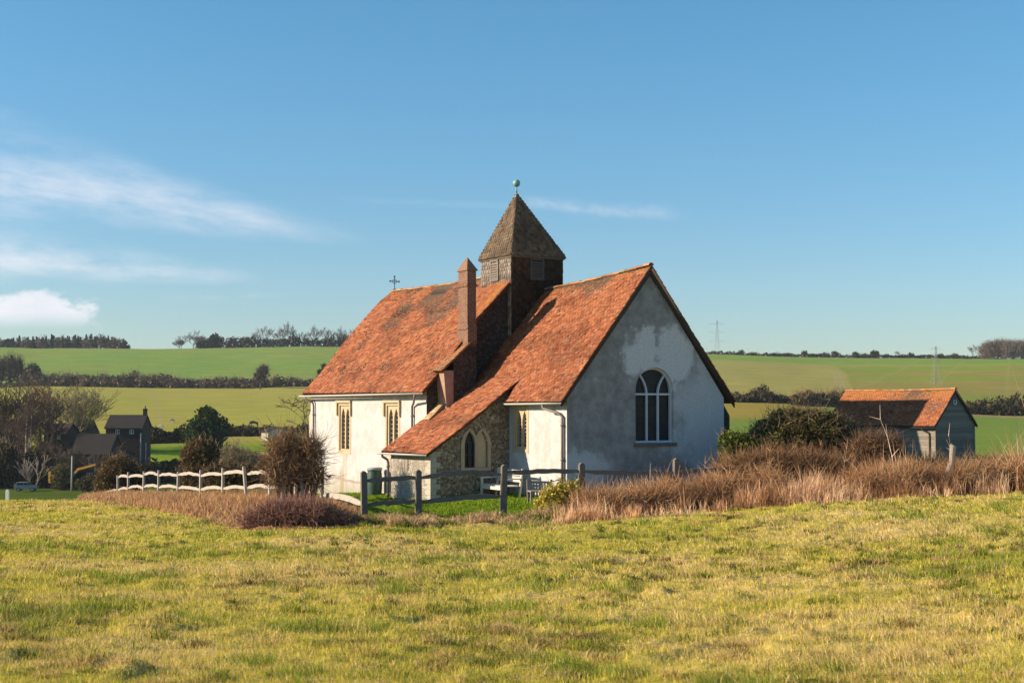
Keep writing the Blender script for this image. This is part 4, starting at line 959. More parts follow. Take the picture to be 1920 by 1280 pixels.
for q in (-.02, .70):
    mb = MB(); mb.box(q, q + .06, -.44, -.38, -.1, .36); mb.build('leg', M['slat'], se); mb = MB(); mb.hexa([(q, -.03, -.1), (q + .06, -.03, -.1), (q + .06, .03, -.1), (q, .03, -.1)], [(q, .075, .7), (q + .06, .075, .7), (q + .06, .12, .7), (q, .12, .7)]); mb.build('leg', M['slat'], se)
wx, wy = loc_ch(-1.92, 9.45); wz = hz(wx, wy)
wbn = thing('water_butt', 'dark green plastic water butt against the white nave wall', 'water butt', (wx, wy, wz))
mb = MB(); prof = [(.2, -.05), (.23, .0)]
for k in range(9): z = .02 + k * .1; prof += [(.235 + .035 * math.sin(math.pi * min(1, (z + .05) / .95)), z), (.235 + .035 * math.sin(math.pi * (z + .05) / .95) + .008, z + .05)]
prof += [(.25, .92)]; mb.lathe(prof, (0, 0, 0), 28); mb.build('barrel', M['butt'], wbn, True)
mb = MB(); mb.lathe([(.272, .90), (.275, .96), (.25, .99), (.05, 1.0)], (0, 0, 0), 28); mb.build('lid', M['lead'], wbn, True)
mb = MB(); mb.tube([(-.05, -.24, .1), (-.05, -.31, .1), (-.05, -.33, .06)], .02, 8); mb.build('tap', M['iron'], wbn)

# ------------------------------------------------------------------ grass
def blades(name, x, y, h, w, lean, col, matname='grass', tipcol=None, bend=.5, base=-.02, dirn=None, z=None, mid=.5):
    n = len(x); z = height(x, y) if z is None else z
    ph = rng.uniform(0, 2 * math.pi, n) if dirn is None else dirn + rng.normal(0, .9, n)
    fa = rng.uniform(0, math.pi, n); L = lean * h
    dx, dy = np.cos(ph) * L, np.sin(ph) * L; wx_, wy_ = np.cos(fa) * w / 2, np.sin(fa) * w / 2
    p = lambda a, b, c: np.stack([a, b, c], -1)
    hz_ = h * np.sqrt(np.clip(1 - lean ** 2 * .7, .12, 1))
    v = np.stack([p(x - wx_, y - wy_, z + base), p(x + wx_, y + wy_, z + base),
                  p(x + dx * bend * .5 - wx_ * .8, y + dy * bend * .5 - wy_ * .8, z + hz_ * .58), p(x + dx * bend * .5 + wx_ * .8, y + dy * bend * .5 + wy_ * .8, z + hz_ * .58),
                  p(x + dx, y + dy, z + hz_)], 1).reshape(-1, 3)
    b = (np.arange(n) * 5)[:, None]
    c = np.repeat(col, 5, 0)
    return mesh_np(name, v, [b + np.array([[0, 1, 3, 2]]), b + np.array([[2, 3, 4]])], M[matname], None, c)
def field_grass():
    n = 620000
    px = rng.uniform(-330, 2250, n); d = np.exp(rng.uniform(math.log(6.0), math.log(72), n)); x = (px - CX) / F * d; y = d
    keep = d < edge_d(px) + rng.normal(0, .5, n); x, y, d, px = x[keep], y[keep], d[keep], px[keep]; n = len(x)
    n1 = fbm(x / 3.2, y / 3.2, 21, 4); n2 = fbm(x / .8, y / .8, 31, 3); n3 = fbm(x / .35, y / .35, 61, 2); n4 = fbm(x / 9, y / 9, 77, 3)
    lod = np.maximum(1, d / 11)
    dry = sm(n1 * .6 + n2 * .25 + n4 * .3 + rng.normal(0, .07, n), .52, .72)
    green = pal(n, [(.50, .46, .052), (.61, .52, .07), (.37, .395, .043), (.74, .58, .10), (.66, .49, .088)], [4, 4, 2.5, 3, 2])
    straw = pal(n, [(.84, .62, .26), (.76, .54, .20), (.88, .68, .34), (.62, .41, .15)], [4, 3, 2, 1.5])
    pick = rng.random(n) < (.10 + .62 * dry + .24 * sm(px, 900, 1900) * sm(-d, -22, -8)); col = np.where(pick[:, None], straw, green)
    lush = sm(n2, .57, .70) * (rng.random(n) < .75) * (n1 < .55); col = np.where((lush > .5)[:, None], pal(n, [(.23, .28, .035), (.28, .33, .05)]), col)
    h = (.028 + .04 * n3 + .06 * sm(n2, .55, .75)) * rng.uniform(.6, 1.35, n) * np.clip(lod, 1, 1.6) ** .5
    h = np.where(pick, h * 1.1, h)
    w = .0042 * lod * rng.uniform(.7, 1.4, n)
    lean = np.where(pick, rng.uniform(.55, 1.15, n), rng.uniform(.3, 1.0, n))
    tag(blades('field_grass', x, y, h, w, lean, col, dirn=R(20) + n4 * 3), kind='stuff')
field_grass()
def tussocks():
    n = 9500; px = rng.uniform(-330, 2250, n); d = np.exp(rng.uniform(math.log(6.2), math.log(60), n)); q = (d < edge_d(px) - .3); px, d = px[q], d[q]; x = (px - CX) / F * d; y = d
    pr_ = fbm(x / 2.6, y / 2.6, 131, 3); q = rng.random(len(x)) < .12 + 2.2 * np.clip(pr_ - .42, 0, 1); x, y, d = x[q], y[q], d[q]; n = len(x)
    lod = np.maximum(1, d / 11); nb = np.clip((95 / lod ** .7), 18, 95).astype(int); idx = np.repeat(np.arange(n), nb); R_ = rng.uniform(.05, .17, n)
    typ = rng.random(n); a = rng.uniform(0, 2 * math.pi, len(idx)); rr = R_[idx] * np.sqrt(rng.random(len(idx)))
    gx = x[idx] + rr * np.cos(a) * 1.5; gy = y[idx] + rr * np.sin(a)
    h = (rng.uniform(.05, .125, n) * (.8 + .2 * lod.clip(1, 2)))[idx] * rng.uniform(.5, 1.2, len(idx)) * (1.1 - .5 * rr / R_[idx])
    tone = rng.uniform(.75, 1.15, n)[idx][:, None]
    g = pal(len(idx), [(.19, .23, .03), (.25, .28, .04), (.13, .17, .025), (.34, .32, .06)]); st_ = pal(len(idx), [(.60, .43, .17), (.48, .32, .12), (.70, .53, .25)]); dk = pal(len(idx), [(.19, .14, .055), (.14, .11, .045), (.26, .19, .08)])  # dk: dead brown tufts, their dark colour also standing in for small shadow spots
    t_ = typ[idx]; c = np.where((t_ < .36)[:, None], g, np.where((t_ < .76)[:, None], st_, dk)) * tone
    tag(blades('tussocks', gx, gy, h, .005 * lod[idx] * rng.uniform(.8, 1.5, len(idx)), rng.uniform(.25, .95, len(idx)), np.clip(c, 0, 1), dirn=a), kind='stuff')
tussocks()
def lawn():
    n = 60000
    px = rng.uniform(570, 1130, n); d = rng.uniform(36.4, 52, n); x = (px - CX) / F * d; y = d
    lx = (x - P0[0]) * WD[0] + (y - P0[1]) * WD[1]; ly = -(x - P0[0]) * WD[1] + (y - P0[1]) * WD[0]
    inside = ((lx > 0) & (ly > 0)) | ((lx > -1.5) & (ly > 6.3)) | ((lx > -2.86) & (ly > 3.4) & (ly < 6.2))
    q = ~inside & (d > edge_d(px) + 2.2); x, y = x[q], y[q]; n = len(x)
    col = pal(n, [(.19, .29, .022), (.25, .33, .03), (.15, .24, .02), (.32, .34, .06)], [4, 3, 3, 1])
    tag(blades('lawn_grass', x, y, rng.uniform(.04, .10, n), np.full(n, .03), rng.uniform(.2, .8, n), col), kind='stuff')
lawn()
DEAD = [(.72, .42, .22), (.62, .34, .18), (.80, .51, .28), (.44, .24, .125), (.86, .60, .36)]
def strip(name, x, y, hgt, w, cols, cw=None, lean=(.05, .45), kind='stuff'):
    n = len(x); return tag(blades(name, x, y, hgt, w, rng.uniform(lean[0], lean[1], n), pal(n, cols, cw), bend=.6), kind=kind)
def dead_grass():
    # right hand thicket of dead stems in front of the fence
    n = 30000; px = rng.uniform(1035, 2250, n); e = edge_d(px); t = rng.random(n); d = e - .3 + t * 3.4 * np.clip((px - 1000) / 120, .3, 1); x = (px - CX) / F * d; y = d
    cl = fbm(x / .5, y / .5, 91, 3); mass = fbm(x / 1.7, y / 1.7, 97, 3)
    keep = (rng.random(n) < .08 + 2.4 * np.clip(cl - .40, 0, 1)); x, y, px, t, cl, mass = [q[keep] for q in (x, y, px, t, cl, mass)]; n = len(x)
    top = np.interp(px, [1035, 1070, 1110, 1180, 1260, 1300, 1400, 1560, 1700, 1850, 1920, 2250], [.3, .7, .95, .75, 1.05, 1.0, 1.05, 1.15, 1.25, 1.15, 1.7, 1.65])
    h = (.12 + .88 * t ** .55) * top * (.25 + 1.25 * mass) * rng.uniform(.55, 1.1, n)
    h = h * np.where(rng.random(n) < .05, 1.55, 1.0); tone = fbm(x / .9, y / .9, 141, 3)
    c1 = pal(n, [(.86, .56, .33), (.78, .47, .25), (.92, .66, .42)]); c2 = pal(n, DEAD, [4, 4, 3, 2.5, 1.6]); c3 = pal(n, [(.36, .19, .095), (.28, .15, .08), (.46, .25, .12)])
    c = np.where((tone > .56)[:, None], c1, np.where((tone < .43)[:, None], c3, c2))
    tag(blades('dead_grass', x, y, h, rng.uniform(.010, .024, n), np.where(rng.random(n) < .25, rng.uniform(.5, 1.1, n), rng.uniform(.05, .5, n)), np.clip(c, 0, 1), bend=.6), kind='stuff')
    # left bank
    n = 42000; px = rng.uniform(150, 690, n); e = edge_d(px); fd = np.interp(px, [150, 224, 605, 640, 690], [80, 75, 47, 42, 36]); d = e - .2 + rng.random(n) ** 1.3 * np.maximum(fd - e + 1.0, .5); x = (px - CX) / F * d; y = d
    cl = fbm(x / .9, y / .9, 93, 3); keep = rng.random(n) < .2 + 1.7 * np.clip(cl - .3, 0, 1); x, y, d, e, px, cl = [q[keep] for q in (x, y, d, e, px, cl)]; n = len(x)
    t = np.clip((d - e) / 4, 0, 1); top = np.interp(px, [150, 200, 300, 420, 520, 690], [.3, .42, .42, .35, .3, .3])
    h = (.15 + .85 * t) * top * (.5 + .8 * cl) * rng.uniform(.5, 1.15, n)
    tag(blades('dead_grass', x, y, h, rng.uniform(.018, .04, n), rng.uniform(.05, .7, n), pal(n, [(.50, .27, .15), (.42, .21, .12), (.60, .38, .17), (.66, .46, .20), (.32, .17, .11)], [3, 3, 3, 2.4, 1.5]), bend=.6), kind='stuff')
    # trampled bank in front of the chapel fence
    n = 30000; px = rng.uniform(640, 1090, n); e = edge_d(px); d = e - .6 + rng.random(n) * 3.0; x = (px - CX) / F * d; y = d
    cl = fbm(x / .55, y / .55, 95, 3); keep = rng.random(n) < .1 + 2.2 * np.clip(cl - .36, 0, 1); x, y, px, cl = [q[keep] for q in (x, y, px, cl)]; n = len(x)
    c = np.where((fbm(x / .7, y / .7, 99, 3) > .54)[:, None], pal(n, [(.56, .40, .2), (.66, .50, .28), (.42, .27, .14)]), pal(n, [(.16, .21, .03), (.26, .27, .045), (.10, .12, .025)]))
    tag(blades('bank_grass', x, y, (.06 + .55 * np.clip(cl - .36, 0, 1)) * rng.uniform(.6, 1.3, n), rng.uniform(.018, .035, n), rng.uniform(.3, 1.0, n), c, bend=.6), kind='stuff')
dead_grass()

# ------------------------------------------------------------------ shrubs near the chapel
def bush(name, label, px, d, blobs, nleaf=0, lsize=.05, lcols=None, lw=None, ntwig=0, tlen=.4, trad=.008, tcols=None, stems=None, cat='bush', up=.3, shell=.5, lump=.28, curl=.6, group=None, scol=(.16, .12, .09), zoff=0, core=None):
    x, y, z = at(px, d); root = thing(name, label, cat, (x, y, z + zoff), 0, group)
    bs = [tuple(b) for b in blobs]
    if nleaf: foliage('foliage', bs, nleaf, lsize, lcols, lw, root, shell, lump, zmin=-.05)
    if ntwig: twiggery('twigs', bs, ntwig, tlen, trad, tcols, root, up, max(shell, .7), curl)
    if stems:
        p0 = []; p1 = []; r = []
        for (bx_, by_, bz_, rx, ry_, rz_) in bs:
            for k in range(stems):
                p0.append((bx_ * .6 + rng.normal(0, .12), by_ * .6 + rng.normal(0, .12), -.15)); p1.append((bx_ + rng.normal(0, rx * .35), by_ + rng.normal(0, ry_ * .35), bz_ + rng.normal(0, rz_ * .3))); r.append(rng.uniform(.015, .04))
        v, f, k = sticks(p0, p1, np.array(r), np.array(r) * .5, 5); mesh_np('stems', v, f, M['twig'], root, np.repeat(pal(len(p0), [scol]), k, 0))
    return root
BR = [(.26, .16, .09), (.33, .205, .115), (.19, .12, .07), (.42, .275, .15)]
# thorn hedge clump by the fence (clipped, twiggy, two stems)
tbl = [(-.52, 0, 1.72, .42, .5, .5), (.42, 0, 1.82, .48, .5, .42), (-.05, .1, 1.25, .72, .5, .5), (.62, 0, 1.35, .34, .4, .62), (-.68, 0, 1.1, .26, .4, .5), (.72, 0, .85, .22, .3, .35), (-.3, 0, .75, .3, .3, .3), (.35, .05, .8, .3, .3, .3), (-.15, 0, 2.05, .3, .3, .22)]
b = bush('thorn_bush', 'tall dark twiggy thorn bush on two thick stems before the nave wall', 553, 44.6, tbl, 1900, .045, [(.13, .08, .048), (.19, .11, .065), (.085, .06, .035), (.25, .14, .075)], None, 3900, .36, .0075, BR, 7, 'bush', .2, curl=.9, shell=.75, lump=.5)
twiggery('long_twigs', tbl, 420, .75, .009, BR, b, .35, .6, .6, radw=.8)
x, y, z = at(553, 44.6); t2 = MB()
for px_ in (-.38, .3): t2.tube([(px_, -.1, -.2), (px_ + .03, -.1, .35), (px_ * .8, -.05, .8), (px_ * .9, 0, 1.3)], [.09, .075, .07, .05], 9)
t2.c = [(.30, .245, .19)] * len(t2.v); t2.build('trunk', M['twig'], b, True)
bush('bramble', 'low purplish bramble mound at the corner of the field', 556, 33.9, [(-.35, 0, .22, .6, .5, .32), (.3, 0, .25, .62, .5, .36), (.85, .1, .12, .4, .4, .28), (-.95, 0, .05, .35, .4, .22), (0, .4, .24, .7, .5, .32), (1.25, 0, .02, .25, .3, .2)], 1600, .035, [(.14, .07, .06), (.10, .055, .05)], None, 9000, .32, .006, [(.34, .18, .13), (.27, .14, .10), (.42, .24, .175), (.19, .105, .08)], None, 'bramble', .35, curl=1.0)
bush('yellow_shrub', 'bright yellow leaved shrub beside the fence post in front of the chancel', 1052, 37.6, [(-.15, 0, .38, .42, .4, .42), (.28, 0, .45, .4, .4, .45), (-.45, .1, .2, .28, .3, .28), (.05, .2, .3, .5, .4, .4)], 3600, .045, [(.50, .40, .06), (.58, .46, .10), (.36, .33, .05), (.22, .22, .04)], [4, 3, 2, 1.5], 500, .25, .006, BR, 3, 'shrub')
bush('ivy_bush', 'glossy green ivy bush against the right corner of the chapel', 1378, 41.6, [(-.15, 0, 1.55, .4, .35, .36), (.25, 0, 1.4, .42, .4, .4), (-.2, 0, 1.0, .3, .3, .45), (.6, .1, 1.2, .45, .4, .42), (.1, 0, .6, .3, .3, .5)], 3600, .05, [(.085, .12, .022), (.13, .165, .03), (.05, .075, .016), (.24, .25, .06)], [4, 3, 3, 1], 300, .3, .007, BR, 4, shell=.4)
bush('ivy_hedge', 'large rounded ivy grown bush with olive top between chapel and barn', 1500, 43.5, [(-.55, 0, 1.6, 1.0, .75, .72), (.5, 0, 1.75, 1.1, .75, .70), (1.35, 0, 1.3, .7, .65, .75), (-1.3, 0, 1.2, .68, .65, .66), (0, 0, .9, 1.45, .65, .75), (0, 0, 2.15, 1.05, .55, .36)], 17000, .052, [(.10, .10, .03), (.06, .062, .02), (.17, .15, .045), (.27, .21, .075)], [4, 3.5, 3, 2.2], 4200, .4, .007, [(.24, .16, .10), (.17, .115, .08), (.32, .24, .16)], 4, shell=.42)
bush('dead_hedge', 'tangle of bare brown bramble stems below the ivy grown bush', 1452, 40.2, [(-1.1, 0, .5, .7, .5, .5), (-.3, 0, .6, .9, .5, .62), (.7, 0, .6, 1., .5, .58), (1.5, 0, .5, .8, .5, .5)], 1800, .035, [(.13, .075, .05), (.19, .11, .07)], None, 9000, .5, .0075, [(.36, .20, .10), (.26, .15, .075), (.48, .30, .16), (.17, .10, .055)], None, 'bramble', .4, curl=.9)
bush('beech_bush', 'rust brown leaved bush just left of the barn wall', 1640, 42.4, [(-.3, 0, 1.05, .5, .4, .42), (.3, 0, 1.1, .48, .4, .38), (0, 0, .6, .75, .4, .5), (.62, 0, .75, .3, .3, .4)], 3000, .045, [(.24, .125, .045), (.31, .175, .06), (.16, .085, .035), (.10, .08, .03)], None, 2600, .45, .008, [(.30, .175, .10), (.22, .13, .08), (.14, .09, .06)], 4, lump=.4, shell=.6)
bush('bramble', 'dark bramble scrub at the foot of the barn gable', 1800, 43.5, [(-1.1, 0, .4, .7, .4, .35), (0, 0, .35, .9, .4, .32), (1.1, 0, .4, .7, .4, .36)], 2600, .05, [(.06, .065, .02), (.10, .09, .03), (.13, .08, .045)], None, 2500, .4, .008, BR, None, 'bramble')
TG = [(.54, .30, .15), (.43, .23, .115), (.64, .40, .21), (.30, .17, .085)]
for k, (px, d, wd, hh) in enumerate([(1130, 36.4, .6, .32), (1215, 36.8, .6, .34), (1300, 37.6, 1.0, .5), (1395, 38.2, 1.1, .62), (1660, 38.8, 1.0, .6), (1760, 39.2, 1.0, .55), (1880, 39.6, 1.1, .6), (1990, 40, 1.2, .6)]):
    bush('bramble', ['brown bramble tangle beside the fence post next to the yellow shrub', 'brown bramble tangle under the arched window at the left of the tall stalks', 'brown bramble tangle below the lone fence post in the dead grass', 'reddish bramble tangle below the glossy ivy bush', 'brown bramble tangle below the lit strip of barn wall', 'brown bramble tangle at the foot of the split stump', 'brown bramble tangle near the right edge among dead reeds', 'brown bramble tangle just past the right edge'][k], px, d, [(-wd * .5, 0, hh * .5, wd * .6, .5, hh * .6), (wd * .5, .1, hh * .6, wd * .6, .5, hh * .7)], 420, .03, [(.26, .14, .08), (.34, .19, .11)], None, 1700, .5, .0065, TG, None, 'bramble', .5, curl=1.0)
def stalks(name, label, px, d, n, hgt, spread, cols, rad=.013, fork=True, lean=.25, cat='dead plant', group=None):
    x, y, z = at(px, d); root = thing(name, label, cat, (x, y, z), 0, group); p0 = []; p1 = []; r0 = []; r1 = []
    for k in range(n):
        p0 = []; p1 = []; r0 = []; r1 = []
        b_ = np.array([rng.normal(0, spread * .4), rng.normal(0, .12), -.1]); dr = np.array([rng.normal(0, lean), rng.normal(0, lean * .5), 1.]); dr /= np.linalg.norm(dr); h_ = hgt * rng.uniform(.65, 1.1); q = b_
        for s in range(4):
            nq = q + dr * h_ / 4; dr = dr + rng.normal(0, .07, 3); dr /= np.linalg.norm(dr); p0.append(q); p1.append(nq); r0.append(rad * (1 - s * .2)); r1.append(rad * (.8 - s * .2)); 
            if fork and s >= 1:
                for _ in range(2):
                    f_ = dr + rng.normal(0, .5, 3); f_ /= np.linalg.norm(f_); p0.append(nq); p1.append(nq + f_ * h_ * rng.uniform(.08, .22)); r0.append(rad * .5); r1.append(rad * .2)
            q = nq
        v, f, kk = sticks(p0, p1, r0, r1, 4); mesh_np('stalk', v, f, M['twig'], root, np.repeat(pal(len(p0), cols), kk, 0)); return root
SC = [(.60, .46, .36), (.50, .37, .28), (.68, .55, .44)]
stalks('dead_stalks', 'tall pale dead stalks standing below the arched chapel window', 1200, 37.6, 9, 1.75, .8, SC, .016, False, .16)
stalks('dead_stalks', 'thin brown dead stalks right of the tall ones under the chapel window', 1245, 37.4, 6, 1.5, .5, SC, .010, True, .15)
stalks('dead_stalks', 'pale forked dead stems in front of the lit strip of barn wall', 1690, 40.2, 7, 2.35, .6, SC, .022, True, .28)
stalks('dead_stalks', 'brown leaning dead stems between the rust brown bush and the ivy bush', 1595, 40.4, 7, 1.9, .9, [(.52, .30, .16), (.44, .25, .14)], .022, True, .4)
stalks('dead_stalks', 'pale curved dead stems in front of the barn gable', 1835, 40.5, 7, 2.3, .8, SC, .018, True, .35)
stalks('dead_stalks', 'tall yellowish dead reeds at the right edge of the picture', 1908, 39.4, 16, 2.0, .9, [(.45, .30, .16), (.36, .23, .12), (.52, .38, .22)], .011, False, .14)
for px, d, n, hh, lab in [(1125, 36.6, 8, 1.25, 'rust brown dead stalks right of the fence post by the yellow shrub'), (1330, 37.8, 9, 1.45, 'tan dead stalks rising between the lone post and the ivy bush'), (1470, 38.6, 9, 1.5, 'rust brown dead stalks in front of the ivy grown bush'), (1560, 39.0, 9, 1.55, 'tan dead stalks below the right end of the ivy grown bush'), (1735, 39.3, 9, 1.6, 'rust brown dead stalks left of the split stump'), (1862, 39.6, 9, 1.6, 'tan dead stalks right of the barn gable')]:
    stalks('dead_stalks', lab, px, d, n, hh, .9, [(.60, .36, .19), (.46, .26, .13), (.70, .47, .27)], .010, True, .3)
# clipped shrubs behind the pale fence
BE0 = [(.20, .125, .06), (.26, .16, .08), (.13, .085, .045), (.085, .07, .03)]
YE = [(.11, .08, .04), (.16, .105, .052), (.07, .06, .03), (.21, .13, .065)]
bush('clipped_bush', 'round topped clipped brown bush behind the far end of the pale fence', 223, 82, [(0, 0, 1.2, 1.25, 1.1, 1.35), (-.4, 0, .9, .95, .9, 1.), (.45, 0, 1.0, .9, .9, 1.1)], 10500, .075, YE, [3, 3, 2, 3], 1800, .3, .012, BR, 3, 'bush', shell=.3, lump=.1)
bush('clipped_bush', 'tall column shaped clipped brown bush behind the middle of the pale fence', 376, 80, [(0, 0, 2.1, 1.08, 1.0, .95), (0, 0, 1.2, 1.18, 1.05, 1.25), (-.05, 0, .5, 1.0, 1.0, .7)], 11000, .075, YE, [3, 3, 2, 2], 1500, .3, .012, BR, 3, 'bush', shell=.3, lump=.08)
bush('pale_shrub', 'airy pale brown bare shrub right of the tall clipped bush', 452, 118, [(-.6, 0, 2.6, 1.1, 1., 1.5), (.5, 0, 2.2, 1.2, 1., 1.4), (1.3, 0, 1.4, .9, .8, 1.1), (-.1, 0, 1.3, 1.4, 1., 1.2)], 2600, .10, [(.24, .19, .09), (.30, .23, .12), (.17, .14, .07)], None, 3800, .8, .016, [(.30, .23, .14), (.22, .17, .10), (.36, .28, .18)], 4, 'shrub', .5)
bush('low_hedge', 'low dark scrub behind the right end of the pale fence', 500, 70, [(-2.2, 0, .5, 1.0, .8, .7), (-1, 0, .5, 1.2, .8, .65), (.3, 0, .6, 1.1, .8, .75), (1.4, 0, .5, 1., .8, .65)], 5200, .09, [(.05, .05, .02), (.09, .08, .03), (.13, .09, .05)], None, 1600, .4, .012, BR, None, 'hedge')

# ------------------------------------------------------------------ village in the dip
def house(label, px, d, Wd, dep, eave, ridge, wins, rz=0, wall='darkbrick', roof='slate', chim=None, zoff=0):
    x, y, z = at(px, d); root = thing('house', label, 'house', (x, y, z + zoff), R(rz)); h = Wd / 2
    b = MB()
    hl = [rect(wx_ - ww / 2, wx_ + ww / 2, wz_, wz_ + wh) for (wx_, wz_, ww, wh) in wins]
    panel(b, (0, 0, 0), VX, NE, rect(-h, h, -2, eave), hl, .12); panel(b, (0, dep, 0), VX, (0, 1, 0), rect(-h, h, -2, eave))
    for s in (-h, h): panel(b, (s, 0, 0), U, (np.sign(s), 0, 0), [(0, -2), (dep, -2), (dep, eave), (dep / 2, ridge - .1), (0, eave)])
    b.build('wall', M[wall], root)
    r = MB()
    for k in (0, 1):
        y0_ = -.35 if k == 0 else dep + .35; ze_ = eave - .2
        r.hexa([(-h - .25, y0_, ze_), (h + .25, y0_, ze_), (h + .25, dep / 2, ridge), (-h - .25, dep / 2, ridge)], [(-h - .25, y0_, ze_ + .15), (h + .25, y0_, ze_ + .15), (h + .25, dep / 2, ridge + .15), (-h - .25, dep / 2, ridge + .15)])
    ro = r.build('roof', M[roof], root)
    if chim:
        for cx_ in chim:
            c = MB(); c.box(cx_ - .35, cx_ + .35, dep / 2 - .3, dep / 2 + .3, ridge - 1, ridge + 1.3); c.box(cx_ - .42, cx_ + .42, dep / 2 - .37, dep / 2 + .37, ridge + 1.05, ridge + 1.2); c.build('chimney', M['darkbrick'], ro)
            c = MB(); c.lathe([(.16, 0), (.13, .55)], (cx_, dep / 2, ridge + 1.3), 10); c.build('chimney_pot', M['brick'], ro)
    for (wx_, wz_, ww, wh) in wins:
        f = MB(); plate(f, (0, 0, 0), VX, NE, rect(wx_ - ww / 2, wx_ + ww / 2, wz_, wz_ + wh), [rect(wx_ - ww / 2 + .1, wx_ - .06, wz_ + .1, wz_ + wh - .1), rect(wx_ + .06, wx_ + ww / 2 - .1, wz_ + .1, wz_ + wh - .1)], .08, -.02); fo = f.build('window', M['whitepaint'], root)
        g = MB(); plate(g, (0, 0, 0), VX, NE, rect(wx_ - ww / 2, wx_ + ww / 2, wz_, wz_ + wh), [], .01, -.09); g.build('pane', M['glass'], fo)
    return root
def zat(py, d, px): return ZC - (py - HZ) / F * d - hz((px - CX) / F * d, d)
def H(label, px0, px1, d, pyr, pye, dep, wins_px, **kw):
    pxc = (px0 + px1) / 2; Wd = (px1 - px0) / F * d; e = zat(pye, d, pxc); r = zat(pyr, d, pxc)
    wins = [((wx_ - pxc) / F * d, zat(wy + hh / 2, d, pxc), ww / F * d, hh / F * d) for (wx_, wy, ww, hh) in wins_px]
    return house(label, pxc, d, Wd, dep, e, r, wins, **kw)
H('dark gabled house with two upper windows and a tall end chimney', 200, 266, 262, 779, 801.5, 8, [(222, 809, 8, 8.5), (248, 809, 8, 8.5)], chim=[3.1], rz=2)
H('dark house with one large white window low on its wall, nearest the pale fence', 137, 206, 236, 815, 850, 8, [(173, 863.5, 11, 14), (170, 891, 11, 11)], rz=0)
H('brown roofed house with a single small white window behind bare birches', 84, 124, 258, 795, 812, 8, [(112, 818, 6.5, 10)], roof='redroof', rz=0)
H('dark roofed house farthest back in the village, seen between two others', 131, 164, 285, 788, 812, 8, [], rz=0)
H('house with dark roof mostly hidden by trees at the left edge of the picture', -30, 26, 262, 788, 808, 8, [(10, 822, 7, 9)], roof='redroof', rz=0)
H('low stone shed with a sunlit end beyond the conifer', 488, 506, 309, 801, 808, 6, [], wall='stonegrey', rz=-38)
# garden wall, hedges
def hedge_row(name, label, px0, px1, d0, d1, hgt, thick, n, size, cols, w=None, cat='hedge', nb=None, ntw=0, lump=.25, tall=None, twl=1.0, twr=.03, twc=BR, group=None, sub=0):
    """hedge along the ground from (px0,d0) to (px1,d1)"""
    x0_, y0_, _ = at(px0, d0); x1_, y1_, _ = at(px1, d1); L = math.hypot(x1_ - x0_, y1_ - y0_); nb = nb or max(3, int(L / (hgt * .9)))
    xm, ym = (x0_ + x1_) / 2, (y0_ + y1_) / 2; zm = hz(xm, ym); root = thing(name, label, cat, (xm, ym, zm), 0, group); bl = []
    for k in range(nb):
        t = (k + .5) / nb + rng.normal(0, .15) / nb; xx = x0_ + (x1_ - x0_) * t; yy = y0_ + (y1_ - y0_) * t + rng.normal(0, thick * .2); hh = hgt * (rng.uniform(.75, 1.2) if tall is None else tall(px0 + (px1 - px0) * t) * rng.uniform(.85, 1.15))
        bl.append((xx - xm, yy - ym, hz(xx, yy) - zm + hh * .36, L / nb * .85, thick * rng.uniform(.8, 1.2), hh * .62))
    foliage('foliage', bl, n, size, cols, w, root, .5, lump)
    if ntw: twiggery('twigs', bl, ntw, twl, twr, twc, root, .5)
    return root
FD = [(.06, .062, .024), (.09, .085, .034), (.13, .10, .052), (.045, .046, .02)]
FB = [(.15, .11, .07), (.21, .15, .095), (.105, .08, .053), (.07, .07, .03), (.28, .21, .14)]
hedge_row('garden_hedge', 'dark straight clipped hedge at the back of the sunlit lawn', 268, 362, 304, 306, 3.2, 1.2, 2600, .35, [(.03, .036, .014), (.05, .052, .02)], lump=.1)
hedge_row('garden_hedge', 'low dark box hedge at the front of the sunlit lawn', 288, 340, 258, 258, 2.0, 1.2, 1500, .28, [(.02, .03, .012), (.035, .045, .016)], lump=.08)
hedge_row('garden_hedge', 'dark scrub along the lane behind the pale fence', 200, 420, 236, 236, 3.2, 2.0, 4200, .35, [(.034, .034, .016), (.05, .046, .022), (.07, .054, .03)], lump=.25)
hedge_row('garden_hedge', 'dark hedge beyond the pale shrub, left of the nave', 405, 590, 250, 240, 4.0, 2.2, 4200, .4, FD, lump=.3, ntw=500, twl=1.6)
hedge_row('garden_hedge', 'dark hedge and scrub below the lower field beside the stone shed', 395, 600, 318, 322, 2.3, 2.0, 3600, .4, FD, lump=.3)
VD = [(.034, .034, .016), (.05, .046, .022), (.07, .054, .03), (.025, .027, .013)]
hedge_row('lane_hedge', 'unlit roadside scrub behind the parked car', -60, 84, 234, 236, 7.5, 2.5, 8500, .42, VD, lump=.3, ntw=1600, twl=2.4)
